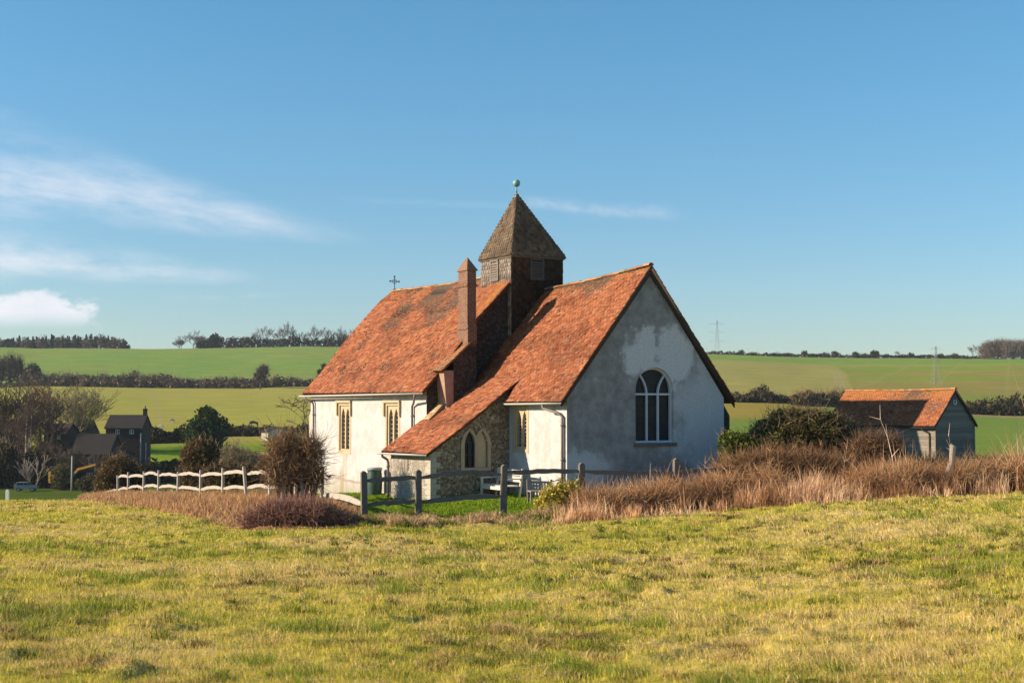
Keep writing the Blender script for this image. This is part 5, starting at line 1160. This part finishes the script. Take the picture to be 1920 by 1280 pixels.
# trees of the village
bare_tree('bare_tree', 'wide bare tree standing behind the village roofs', 'tree', 15.5, 5, (.22, .18, .10), (.26, .21, .12), loc=at(172, 288), min_r=.045, levels=5, spread=.75, trunk=.24, kids=(5, 4, 3, 3, 3), multi=3)
LT = [(-25, 250, 21, .0), (8, 246, 18, 0), (34, 252, 20, 0), (70, 250, 17.5, 0)]
for k, (px, d, h, _) in enumerate(LT):
    bare_tree('bare_tree', ['dense dark bare tree at the left edge of the village', 'bare tree second from the left edge of the village', 'reddish bare tree rising above the others by the village houses', 'reddish bare tree nearest the small white house window'][k], 'tree', h, 20 + k, [(.07, .053, .036), (.07, .053, .034), (.125, .07, .052), (.135, .076, .058)][k], loc=at(px, d), min_r=.05, levels=5, spread=.62, trunk=.30, kids=(5, 4, 3, 3, 3), group='bare trees beside the village')
for k, (px, d, h) in enumerate([(97, 241, 9.5), (126, 233, 7.0), (140, 244, 5.5), (196, 231, 7.5)]):
    bare_tree('bare_tree', ['small dark bare tree in front of the house with one small window', 'small dark bare tree between the digger and the nearest house', 'short bare tree beside the nearest village house', 'small dark bare tree at the corner between the two nearest houses'][k], 'tree', h, 120 + k, [(.11, .08, .055), (.10, .08, .055), (.13, .10, .07), (.10, .075, .055)][k], loc=at(px, d), min_r=.035, levels=5, spread=.7, trunk=.22, kids=(4, 4, 3, 3, 2), multi=2)
for k, px in enumerate((51, 60)):
    x, y, z = at(px, 240); root = thing('birch_tree', ['left of two slim birches with a pale trunk, by the dark roadside scrub', 'right of two slim birches with a pale trunk, by the dark roadside scrub'][k], 'tree', (x, y, z), 0, 'pale birches')
    mb = MB(); mb.tube([(0, 0, -.3), (.1, 0, 4), (-.05, 0, 8), (.05, 0, 12)], [.2, .17, .12, .05], 8); mb.c = [(.5, .46, .40)] * len(mb.v); mb.build('trunk', M['twig'], root, True)
    twiggery('crown', [(0, 0, 10, 1.6, 1.6, 3.2)], 500, 1.4, .03, [(.13, .085, .065), (.10, .07, .055)], root, .4)
bare_tree('bare_tree', 'small pale grey bare tree beside the parked car', 'tree', 6.0, 31, (.30, .25, .21), loc=at(69, 228), min_r=.04, levels=3, spread=.5, trunk=.2, multi=3)
x, y, z = at(388, 262)
cn = thing('conifer', 'rounded dark green conifer standing alone on the valley lawn', 'tree', (x, y, z + 1.5), 0); cn.scale = (.98, .98, 1.12)
foliage('crown', [(0, 0, 5.0, 3.6, 3.2, 2.6), (-1.2, 0, 4.0, 2.6, 2.6, 2.2), (1.6, 0, 4.2, 2.4, 2.6, 2.4), (0, 0, 7.0, 2.0, 2., 1.6), (-.4, 0, 8.1, 1.0, 1., .8), (.2, 0, 2.6, 2.6, 2.4, 1.4), (2.4, 0, 5.2, 1.2, 1.2, 1.2), (-2.4, 0, 5.2, 1.2, 1.2, 1.2)], 5200, .34, [(.035, .06, .022), (.05, .085, .028), (.025, .042, .018), (.15, .14, .03)], [4, 3, 3, .5], cn, .5, .35, flat=.6)
mb = MB(); mb.tube([(0, 0, -1.6), (0, 0, 3)], [.35, .3], 8); mb.c = [(.1, .08, .06)] * len(mb.v); mb.build('trunk', M['twig'], cn)
hedge_row('lane_hedge', 'low dark scrub between the digger and the village houses', 84, 134, 233, 231, 3.2, 1.6, 2600, .36, VD, lump=.3)
bush('thatch_shrub', 'small rounded olive shrub between the digger and the village trees', 116, 226, [(0, 0, 2.6, 1.4, 1.2, 1.6), (0, 0, 1.3, 1.2, 1., 1.2)], 900, .22, [(.12, .11, .05), (.08, .085, .03)], None, 200, .6, .03, BR, 2, 'shrub')
bush('hedge_bush', 'low rounded dark bush at the near corner of the village house', 174, 222, [(0, 0, 1.3, 2.6, 1.4, 1.3), (.8, 0, 1.1, 2.2, 1.2, 1.2)], 1600, .22, FD, None, 0, cat='bush', shell=.35, lump=.12)
bare_tree('bare_tree', 'gnarled bare tree beside the left corner of the chapel nave', 'tree', 6.4, 43, (.17, .125, .085), (.15, .11, .08), loc=at(585, 93), min_r=.022, levels=5, spread=.85, trunk=.28, kids=(4, 3, 3, 3, 3), gnarl=.22, upw=.1)
# utility pole and street pole
def pole(label, px, d, h, r, m, arm=False):
    x, y, z = at(px, d); root = thing('utility_pole', label, 'pole', (x, y, z)); mb = MB(); mb.tube([(0, 0, -.5), (0, 0, h)], [r, r * .75], 10); mb.lathe([(r * .8, 0), (r * .55, .08), (.02, .12)], (0, 0, h), 10); mb.build('shaft', m, root, True); return root
pole('short brown wooden pole standing before the village house', 137.5, 224, zat(855, 224, 137), .16, M['oak'])
pole('slim grey pole at the sunlit end of the gabled house', 265.5, 255, zat(812, 255, 265), .14, M['oak'])
pole('thin dark pole at the edge of the sunlit lawn', 275.5, 252, zat(830, 252, 275), .13, M['pipe'])
# parked car
def car():
    x, y, z = at(53, 224); root = thing('parked_car', 'grey blue estate car parked side on by the roadside scrub', 'car', (x, y, z + .1), R(4)); hl = 1.75
    lo = [(-1.72, .35), (1.70, .35), (1.74, .72), (1.55, .92), (.72, 1.0), (.22, 1.46), (-1.3, 1.48), (-1.66, 1.02), (-1.76, .8)]
    mb = MB(); mb.prism([(p[0], -.8, p[1]) for p in lo], (0, 1.6, 0)); mb.build('body', M['carpaint'], root, bevel=.06)
    for y_ in (-.815, .80):
        mb = MB(); mb.prism([(-1.42, y_, 1.04), (-.28, y_, 1.04), (-.28, y_, 1.40), (-1.22, y_, 1.40)], (0, .015, 0)); mb.prism([(-.2, y_, 1.04), (.58, y_, 1.04), (.2, y_, 1.40), (-.2, y_, 1.40)], (0, .015, 0)); mb.build('side_window', M['glass'], root)
    mb = MB(); mb.prism([(.73, -.66, 1.02), (.73, .66, 1.02), (.27, .6, 1.42), (.27, -.6, 1.42)], (.02, 0, .02)); mb.build('windscreen', M['glass'], root)
    for xx in (-1.08, 1.1):
        for yy in (-.82, .64):
            c = MB(); ring = [(xx + .32 * math.cos(t), yy, .32 + .32 * math.sin(t)) for t in np.linspace(0, 2 * math.pi, 19)[:-1]]; c.prism(ring, (0, .18, 0)); w_ = c.build('wheel', M['rubber'], root)
            c = MB(); ring = [(xx + .19 * math.cos(t), yy - .01 if yy < 0 else yy + .18, .32 + .19 * math.sin(t)) for t in np.linspace(0, 2 * math.pi, 15)[:-1]]; c.prism(ring, (0, .012, 0)); c.build('rim', M['lead'], w_)
    for yy in (-.7, .45):
        c = MB(); c.box(1.66, 1.75, yy, yy + .25, .68, .82); c.build('headlight', M['whitepaint'], root)
        c = MB(); c.box(-1.78, -1.70, yy, yy + .2, .75, .98); c.build('tail_light', M['brick'], root)
car()
def digger():
    x, y, z = at(118, 228); root = thing('digger', 'yellow tracked digger with raised boom parked before the village house', 'digger', (x, y, z + .1), R(-8))
    for yy in (-1.1, .6):
        mb = MB(); pr_ = [(1.5 * math.cos(t) * (1 if abs(math.cos(t)) < .9 else 1), .4 + .4 * math.sin(t)) for t in np.linspace(0, 2 * math.pi, 17)[:-1]]; mb.prism([(a_, yy, b_) for a_, b_ in pr_], (0, .5, 0)); mb.build('track', M['rubber'], root)
    mb = MB(); mb.box(-1.5, 1.2, -1.0, 1.0, .95, 1.75); mb.box(-1.7, -.7, -1.0, 1.0, 1.0, 2.3); mb.build('engine_housing', M['yellow'], root, bevel=.06)
    mb = MB(); mb.box(-.1, 1.2, -1.0, -.1, 1.76, 3.1); cabo = mb.build('cab', M['iron'], root, bevel=.05)
    mb = MB(); mb.box(.0, 1.1, -1.02, -1.0, 2.1, 2.95); mb.box(1.2, 1.22, -.9, -.2, 2.1, 2.95); mb.build('pane', M['glass'], cabo)
    mb = MB(); mb.hexa([(1.0, .0, 1.5), (1.3, .0, 1.3), (1.3, .4, 1.3), (1.0, .4, 1.5)], [(2.7, .05, 3.4), (2.9, .05, 3.05), (2.9, .35, 3.05), (2.7, .35, 3.4)]); mb.hexa([(2.7, .05, 3.4), (2.9, .05, 3.05), (2.9, .35, 3.05), (2.7, .35, 3.4)], [(5.8, .1, 4.15), (5.8, .1, 3.85), (5.8, .3, 3.85), (5.8, .3, 4.15)]); mb.build('boom', M['yellow'], root)
    mb = MB(); mb.hexa([(5.6, .12, 4.2), (5.95, .12, 4.2), (5.95, .28, 4.2), (5.6, .28, 4.2)], [(5.6, .12, 2.0), (5.85, .12, 2.0), (5.85, .28, 2.0), (5.6, .28, 2.0)]); mb.build('dipper_arm', M['iron'], root)
    mb = MB(); mb.prism([(5.4, -.2, 2.3), (6.0, -.2, 2.2), (6.0, -.2, 1.6), (5.5, -.2, 1.3), (5.1, -.2, 1.6)], (0, .8, 0)); mb.build('bucket', M['iron'], root)
    mb = MB(); mb.box(-1.75, -1.35, -1.05, -.98, 1.0, 2.9); mb.build('side_panel', M['yellow'], root)
digger()
# horse in the lower field
def quad(name, label, cat, px, d, h, col, rz, graze=True):
    x, y, z = at(px, d); me = bpy.data.meshes.new(name); s = h / 1.5
    hp = (.95, 0, .55) if graze else (1.15, 0, 1.75); nk = (.85, 0, .95) if graze else (.95, 0, 1.45)
    V = [(-.75, 0, 1.22), (-.2, 0, 1.2), (.35, 0, 1.2), (.62, 0, 1.22), nk, hp, (hp[0] + .28, 0, hp[2] - .32), (-.8, .17, .85), (-.9, .17, .48), (-.85, .17, 0), (-.8, -.17, .85), (-.9, -.17, .48), (-.85, -.17, 0), (.5, .16, .8), (.52, .16, .42), (.5, .16, 0), (.5, -.16, .8), (.52, -.16, .42), (.5, -.16, 0), (-.98, 0, .95), (-1.02, 0, .5)]
    E = [(0, 1), (1, 2), (2, 3), (3, 4), (4, 5), (5, 6), (0, 7), (7, 8), (8, 9), (0, 10), (10, 11), (11, 12), (2, 13), (13, 14), (14, 15), (2, 16), (16, 17), (17, 18), (0, 19), (19, 20)]
    rad = [.3, .3, .3, .24, .15, .13, .08, .16, .075, .06, .16, .075, .06, .11, .065, .055, .11, .065, .055, .05, .04]
    me.from_pydata([tuple(np.array(v) * s) for v in V], E, []); o = link(name, me, col); o.location = (x, y, z); o.rotation_euler = (0, 0, R(rz))
    sk = o.modifiers.new('skin', 'SKIN')
    for v, r_ in zip(me.skin_vertices[0].data if me.skin_vertices else [], rad): v.radius = (r_ * s, r_ * s)
    if not me.skin_vertices:
        bm = bmesh.new(); bm.from_mesh(me); ly = bm.verts.layers.skin.verify()
        bm.verts.ensure_lookup_table()
        for v, r_ in zip(bm.verts, rad): v[ly].radius = (r_ * s, r_ * s)
        bm.verts[0][ly].use_root = True
        bm.to_mesh(me); bm.free()
    o.modifiers.new('subd', 'SUBSURF').levels = 1
    return tag(o, label, cat)
M['horse'] = plain('dark_coat', (.035, .03, .035), .7, .2, 3); M['wool'] = plain('pale_coat', (.42, .36, .28), .9, .15, 5)
quad('horse', 'dark grazing horse alone in the lower field above the stone shed', 'horse', 476, 345, 1.7, M['horse'], 200)
quad('sheep', 'pale grazing sheep near the middle of the lower field', 'sheep', 323, 365, 1.1, M['wool'], 30)
quad('sheep', 'pale grazing sheep just above the dark garden hedge', 'sheep', 302, 335, 1.1, M['wool'], 170)

# ------------------------------------------------------------------ far hedges and trees
hedge_row('field_hedge', 'long brown overgrown hedge between the two left fields', 45, 330, 640, 632, 6.0, 4.0, 9000, .8, FB, lump=.35, ntw=1800, twl=3.2, twr=.07, twc=[(.17, .125, .085), (.23, .175, .125), (.11, .085, .065)])
hedge_row('field_hedge', 'lower straggling end of the brown hedge running on to the chapel roof', 325, 640, 632, 628, 4.2, 3.5, 6500, .7, FB, lump=.35, ntw=1100, twl=2.4, twr=.06, twc=[(.17, .125, .085), (.23, .175, .125), (.11, .085, .065)])
hedge_row('field_hedge', 'thin dark hedge line at the far left field corner', -40, 50, 588, 628, 2.2, 1.5, 500, .6, FD)
hedge_row('field_hedge', 'dark scrubby hedge running from the chapel gable towards the barn', 1370, 1560, 402, 408, 2.7, 3.0, 4200, .5, FD + [(.10, .07, .04)], lump=.4, ntw=900, twl=2.0, twr=.045, tall=lambda p: np.interp(p, [1370, 1410, 1425, 1450, 1500, 1560], [.8, 1.0, 1.6, .9, .55, .75]))
hedge_row('field_hedge', 'taller dark thicket left of the barn roof', 1495, 1600, 395, 398, 4.4, 4.5, 4800, .55, FD + [(.11, .075, .045)], lump=.4, ntw=1300, twl=2.6, twr=.05)
hedge_row('field_hedge', 'dark bushy hedge beyond the barn at the right edge', 1795, 2120, 410, 410, 5.2, 3.5, 8000, .55, FD + [(.09, .085, .035)], lump=.4, ntw=1200, twl=2.2, twr=.045, tall=lambda p: np.interp(p, [1795, 1830, 1850, 1900, 2120], [.55, .75, .95, 1.0, 1.0]))
hedge_row('ridge_hedge', 'thin dark hedge along the skyline of the right hill', 1325, 1860, 945, 945, 2.4, 1.5, 6500, .6, FD, nb=70)
# prototypes for distant trees: shared meshes
def proto_leafy(name, label, cat, blobs, n, size, cols, th, ntw=0, twc=BR):
    root = thing(name, label, cat); foliage('crown', blobs, n, size, cols, None, root, .55, .35, flat=.6)
    if ntw: twiggery('twigs', blobs, ntw, 2.0, .06, twc, root, .5)
    mb = MB(); mb.tube([(0, 0, -1), (0, 0, th)], [.3, .22], 7); mb.c = [(.12, .09, .07)] * len(mb.v); mb.build('trunk', M['twig'], root); return root
FC = (.17, .15, .14)
tA = bare_tree('bare_tree', 'tallest bare round headed tree on the left skyline', 'tree', 18, 61, FC, group='bare trees on the skyline', min_r=.085, levels=5, spread=.6, trunk=.32, kids=(4, 4, 3, 3, 2))
tB = bare_tree('bare_tree', 'broad bare tree left of the dark evergreen on the skyline', 'tree', 14, 62, FC, group='bare trees on the skyline', min_r=.085, levels=5, spread=.8, trunk=.22, kids=(5, 4, 3, 3, 2), multi=2)
tC = bare_tree('bare_tree', 'slender bare tree on the left skyline', 'tree', 15, 63, FC, group='bare trees on the skyline', min_r=.08, levels=5, spread=.5, trunk=.35, kids=(4, 3, 3, 3, 2))
eG = proto_leafy('evergreen_tree', 'dark domed evergreen beside the broad bare tree on the skyline', 'tree', [(0, 0, 5, 5.5, 4, 4.2), (2.5, 0, 3.5, 4.5, 4, 3.4), (-2.4, 0, 3.5, 3.6, 3.5, 3.2), (0, 0, 8, 3, 3, 2.8)], 1500, .9, [(.03, .04, .022), (.045, .055, .028)], 3)
sb1 = proto_leafy('skyline_bush', '', 'bush', [(0, 0, 2.6, 2.3, 2, 1.9), (1.1, 0, 2.2, 1.6, 1.5, 1.5), (-1.2, 0, 2.0, 1.5, 1.5, 1.4)], 320, .6, [(.04, .042, .024), (.06, .056, .034)], 2)
sb2 = proto_leafy('skyline_bush', '', 'bush', [(0, 0, 1.9, 3.2, 2, 1.6), (2.1, 0, 1.5, 2.2, 1.5, 1.3), (-2.1, 0, 1.4, 2.2, 1.5, 1.2)], 320, .6, [(.045, .042, .026), (.07, .058, .038)], 1.5, 60)
def sky(px, d, root, first, sc, label, rz=None):
    x, y, z = at(px, d); z += .9 if root in (sb1, sb2) else 0; sc = sc * 1.3 if root in (sb1, sb2) else sc; rz = rng.uniform(0, 6.28) if rz is None else rz
    if first: root.location = (x, y, z - 1.1); root.rotation_euler = (0, 0, rz); root.scale = (sc,) * 3 if not hasattr(sc, '__len__') else sc; root['label'] = label; return root
    return dup(root, (x, y, z - 1.1), rz, (sc,) * 3 if not hasattr(sc, '__len__') else sc, label)
sky(362, 950, tB, True, (1.3, 1.3, 1.0), 'broad bare tree left of the dark evergreen on the skyline', .4)
sky(340, 954, tB, False, (.8, .8, .75), 'smaller bare tree at the left end of the broad skyline clump', 2.4)
sky(402, 948, eG, True, (.95, 1, .98), 'dark domed evergreen beside the broad bare tree on the skyline', .3)
sky(380, 952, eG, False, (1.0, 1, .62), 'lower dark evergreen under the broad bare tree on the skyline', 1.3)
row = [(438, tC, .62, 'short bare tree just right of the skyline evergreen'), (462, tB, .62, 'low spreading bare tree where the skyline row starts'), (486, tC, .78, 'slim bare tree left of the two tall skyline trees'), (503, tC, 1.05, 'tall narrow bare tree just left of the two tallest on the skyline'), (522, tA, .88, 'leaning bare tree with a dark stem next to the tallest skyline tree'), (549, tA, 1.08, 'tallest bare round headed tree on the left skyline'), (571, tC, .75, 'thin bare tree right of the tallest skyline tree'), (588, tA, .90, 'dark crowned bare tree in the right half of the skyline row'), (614, tC, .98, 'pale bare tree near the chapel roof on the skyline'), (630, tC, .8, 'small bare tree between two others close to the chapel roof'), (648, tA, .88, 'bare tree touching the chapel roof slope on the skyline'), (664, tB, .95, 'bare tree farthest right in the skyline row, partly behind the roof')]
fa = fc = True
for px, rt, s, lab in row:
    if rt is tA: sky(px, 950, tA, fa, s, lab); fa = False
    elif rt is tC: sky(px, 952, tC, fc, s, lab); fc = False
    else: sky(px, 951, rt, False, s, lab)
hedge_row('ridge_hedge', 'dark undergrowth along the foot of the left skyline trees', 420, 690, 944, 946, 6.5, 3, 4200, .9, [(.05, .045, .03), (.08, .065, .045), (.035, .038, .022)], nb=26, lump=.45, ntw=700, twl=3, twr=.08)
# woodland at the left end of the skyline: conifers and bare crowns in one mass
def wood(name, px0, px1, d0, d1, n, hfun, cols, size, per, conif=.5, cone=.22):
    P = []; D = []; C = []
    for k in range(n):
        px = px0 + (px1 - px0) * (k + rng.random()) / n; d = rng.uniform(d0, d1); x, y, z = at(px, d); h = hfun(px) * rng.uniform(.75, 1.15)
        if rng.random() < conif:
            t = rng.random(per) ** .7; a = rng.uniform(0, 6.28, per); r = (1 - t) * h * cone * rng.uniform(.5, 1.1, per) + .2; p = np.stack([x + r * np.cos(a), y + r * np.sin(a), z - 2 + h * (-.05 + 1.02 * t)], 1); d_ = np.stack([np.cos(a), np.sin(a), np.full(per, .3)], 1); c = pal(per, cols[:2])
        else:
            u_ = unit(per); p = np.array([x, y, z - 1.6 + h * .5]) + u_ * np.array([h * .38, h * .38, h * .5]) * (rng.random((per, 1)) ** .4); d_ = u_; c = pal(per, cols[2:])
        P.append(p); D.append(d_); C.append(c)
    P = np.concatenate(P); D = np.concatenate(D); C = np.concatenate(C); nr = D + unit(len(P)) * .6; nr /= np.linalg.norm(nr, axis=1, keepdims=True)
    v, f = leaves(P, nr, size * rng.uniform(.6, 1.3, len(P)), .6); return tag(mesh_np(name, v, f, M['veg'], None, np.repeat(C, 4, 0)), kind='stuff')
wood('woodland', -120, 240, 950, 985, 130, lambda p: np.interp(p, [-120, 0, 30, 120, 190, 225, 240], [7.5, 8.0, 9.5, 10.5, 11, 9.5, 6]), [(.03, .036, .024), (.045, .048, .032), (.095, .075, .058), (.12, .095, .072)], .8, 110, .55)
# trees in the left middle distance
for k, (px, h, s) in enumerate([(2, 13, 71), (18, 15, 72), (34, 13.5, 73), (60, 9.5, 74)]):
    x, y, z = at(px, 640); root = thing('ivy_tree', ['ivy clad dark tree at the very left edge above the field hedge', 'tallest ivy clad dark tree in the clump at the left edge', 'third dark ivy clad tree in the clump at the left edge', 'small rounded tree right of the dark clump at the left edge'][k], 'tree', (x, y, z), 0, 'trees at the left end of the hedge')
    foliage('crown', [(0, 0, h * .4, 1.9, 1.9, h * .36), (rng.normal(0, .8), 0, h * .6, 1.6, 1.6, h * .3)] if k < 3 else [(0, 0, 5.6, 3.2, 3, 3.4)], 900, .6, [(.045, .05, .024), (.07, .066, .036)], None, root, .5, .35)
    twiggery('twigs', [(0, 0, h * .62, 2.6, 2.4, h * .36)], 450, 2.2, .065, [(.13, .10, .075), (.10, .08, .06)], root, .5); mb = MB(); mb.tube([(0, 0, -.5), (0, 0, h * .7)], [.35, .15], 7); mb.c = [(.12, .095, .07)] * len(mb.v); mb.build('trunk', M['twig'], root)
x, y, z = at(489, 612); root = thing('hedge_tree', 'single leaning dark tree growing out of the brown hedge', 'tree', (x, y, z), 0)
foliage('crown', [(.3, 0, 6.5, 2.6, 2.2, 2.4), (1.2, 0, 8.6, 2., 2, 1.9), (-1.2, 0, 5.2, 1.8, 1.8, 1.5)], 650, .55, [(.075, .055, .04), (.11, .08, .06), (.05, .045, .03)], None, root, .7, .5)
twiggery('twigs', [(.3, 0, 6.5, 2.8, 2.2, 2.6), (1.2, 0, 8.6, 2.2, 2, 2.)], 500, 2., .06, [(.14, .10, .075)], root, .3); mb = MB(); mb.tube([(-.2, 0, -.5), (0, 0, 4), (.8, 0, 8)], [.35, .28, .12], 7); mb.c = [(.12, .09, .07)] * len(mb.v); mb.build('trunk', M['twig'], root)
x, y, z = at(606, 600); root = thing('pine_tree', 'small ragged dark pine showing past the left edge of the nave roof', 'tree', (x, y, z), 0)
foliage('crown', [(0, 0, 5.5, 2.8, 2, 2.2), (1.2, 0, 8.2, 2.0, 1.6, 1.4), (-1.5, 0, 7.6, 1.3, 1.2, 1.2), (.2, 0, 10., 1.2, 1.2, 1.)], 700, .5, [(.03, .042, .02), (.045, .058, .026)], None, root, .6, .5); mb = MB(); mb.tube([(0, 0, -.5), (.2, 0, 8.5)], [.3, .12], 7); mb.c = [(.11, .085, .06)] * len(mb.v); mb.build('trunk', M['twig'], root)
# skyline bushes on the right hill
sb1['group'] = sb2['group'] = 'bushes along the right skyline'
f1 = f2 = True
SB = [(1390, sb1, .75, 'small round bush alone nearest the chapel on the right skyline'), (1414, sb2, .62, 'low double bush second from the chapel on the right skyline'), (1452, sb1, .5, 'tiny bush third from the chapel on the right skyline'), (1479, sb2, .6, 'flat low bush left of the dark round one on the right skyline'), (1509, sb1, .82, 'dark round bush left of the first gap on the right skyline'), (1524, sb2, .55, 'low bush just right of the dark round one on the right skyline'), (1546, sb2, .75, 'wide bushy clump near the middle of the right skyline'), (1566, sb1, .82, 'round bush right of the wide clump on the right skyline'), (1605, sb1, .80, 'dark bush left of the three grouped together on the right skyline'), (1622, sb2, .72, 'middle bush of the three grouped together on the right skyline'), (1640, sb1, .95, 'largest of the three bushes grouped together on the right skyline'), (1662, sb2, .55, 'low bush left of the small bare tree on the right skyline'), (1694, sb2, .6, 'low bush right of the small bare tree on the right skyline'), (1708, sb1, .7, 'round bush above the left part of the barn roof on the skyline'), (1728, sb2, .45, 'very low bush above the barn roof on the skyline'), (1764, sb2, .7, 'dense low bush above the barn peak on the skyline'), (1791, sb2, .75, 'last low bush before the pale bare wood on the right skyline')]
for px, rt, s, lab in SB:
    if rt is sb1: sky(px, 948, sb1, f1, s, lab); f1 = False
    else: sky(px, 949, sb2, f2, s, lab); f2 = False
sky(1680, 950, tC, False, .42, 'small bare tree in the middle of the right skyline bushes')
sky(1823, 948, tC, False, .72, 'thin bare tree left of the pale bare wood on the right skyline')
PW = (.21, .165, .13)
tD = thing('bare_tree', '', 'tree', group='pale bare wood at the right')
tdb = [(0, 0, 6.4, 5.2, 4, 5.4), (2.6, 0, 5.4, 3.6, 3, 5.0), (-2.8, 0, 5.2, 3.4, 3, 4.8), (.5, 0, 9.6, 3.2, 3, 2.6)]
foliage('crown', tdb, 700, .5, [PW, (.15, .12, .095)], None, tD, .6, .3); twiggery('twigs', tdb, 1500, 2.6, .075, [PW, (.26, .21, .17), (.14, .11, .09)], tD, .6)
mb = MB()
for k in range(5): mb.tube([(rng.normal(0, .8), 0, -1), (rng.normal(0, 1.6), 0, 4), (rng.normal(0, 2.6), 0, 9)], [.28, .2, .08], 6)
mb.c = [PW] * len(mb.v); mb.build('trunk', M['twig'], tD)
WDS = [(1852, 1.0), (1868, 1.08), (1884, 1.1), (1900, 1.06), (1917, 1.05), (1938, 1.1)]
LBL = ['leftmost pale bare tree of the wood at the right edge', 'second pale bare tree of the wood at the right edge', 'third and tallest pale bare tree of the wood at the right edge', 'fourth pale bare tree of the wood at the right edge', 'pale bare tree cut by the right edge of the picture', 'pale bare tree just past the right edge of the wood']
for k, (px, s) in enumerate(WDS): sky(px, 925 - k * 2, tD, k == 0, s, LBL[k])
# pylons
def pylon(label, px, d, H_, w, base=0, arms=(.62, .78, .93), r=.09, col=M['lead']):
    x, y, z = at(px, d); root = thing('pylon', label, 'pylon', (x, y, z + base), R(12)); p0 = []; p1 = []
    wd = lambda t: w * (1 - t) ** 1.25 * .5 + w * .05; N_ = 9
    for i in range(N_):
        a, b_ = i / N_, (i + 1) / N_; ca = [(sx_ * wd(a), sy_ * wd(a), a * H_) for sx_, sy_ in ((-1, -1), (1, -1), (1, 1), (-1, 1))]; cb_ = [(sx_ * wd(b_), sy_ * wd(b_), b_ * H_) for sx_, sy_ in ((-1, -1), (1, -1), (1, 1), (-1, 1))]
        for k in range(4): p0 += [ca[k], ca[k], ca[(k + 1) % 4]]; p1 += [cb_[k], cb_[(k + 1) % 4], cb_[k]]
    v, f, k = sticks(p0, p1, r, r, 4); mesh_np('mast', v, f, col, root, np.full((len(v), 3), .3))
    for t in arms:
        p0 = []; p1 = []; L_ = H_ * .16
        for s in (-1, 1):
            for dz in (0, H_ * .03): p0.append((0, 0, t * H_ + dz)); p1.append((s * L_, 0, t * H_))
        v, f, k = sticks(p0, p1, r, r, 4); mesh_np('arm', v, f, col, root, np.full((len(v), 3), .3))
    return root
pylon('grey lattice pylon in front of the hill above the barn roof', 1755, 560, 15.5, 3.2, 0, r=.032)
x, y, z = at(1345, 1500); zz = 2.9 + (756 - 600) / 2600 * 1500
pylon('faint lattice pylon beyond the right skyline beside the chapel gable', 1345, 1500, zz - z, 9, 0, r=.055)

# ------------------------------------------------------------------ air
def haze():
    mb = MB(); mb.box(-1900, 1900, -60, 2700, -16, 118); o = mb.build('haze', None)
    m = bpy.data.materials.new('haze_air'); m.use_nodes = True; n = NT(m.node_tree); n.n.clear()
    v = n.node('ShaderNodeVolumePrincipled'); v.inputs['Color'].default_value = (.80, .90, 1, 1); v.inputs['Density'].default_value = .00009; v.inputs['Anisotropy'].default_value = 0.2
    out = n.node('ShaderNodeOutputMaterial'); n.l.new(v.outputs[0], out.inputs['Volume']); o.data.materials.append(m); tag(o, kind='stuff')
haze()
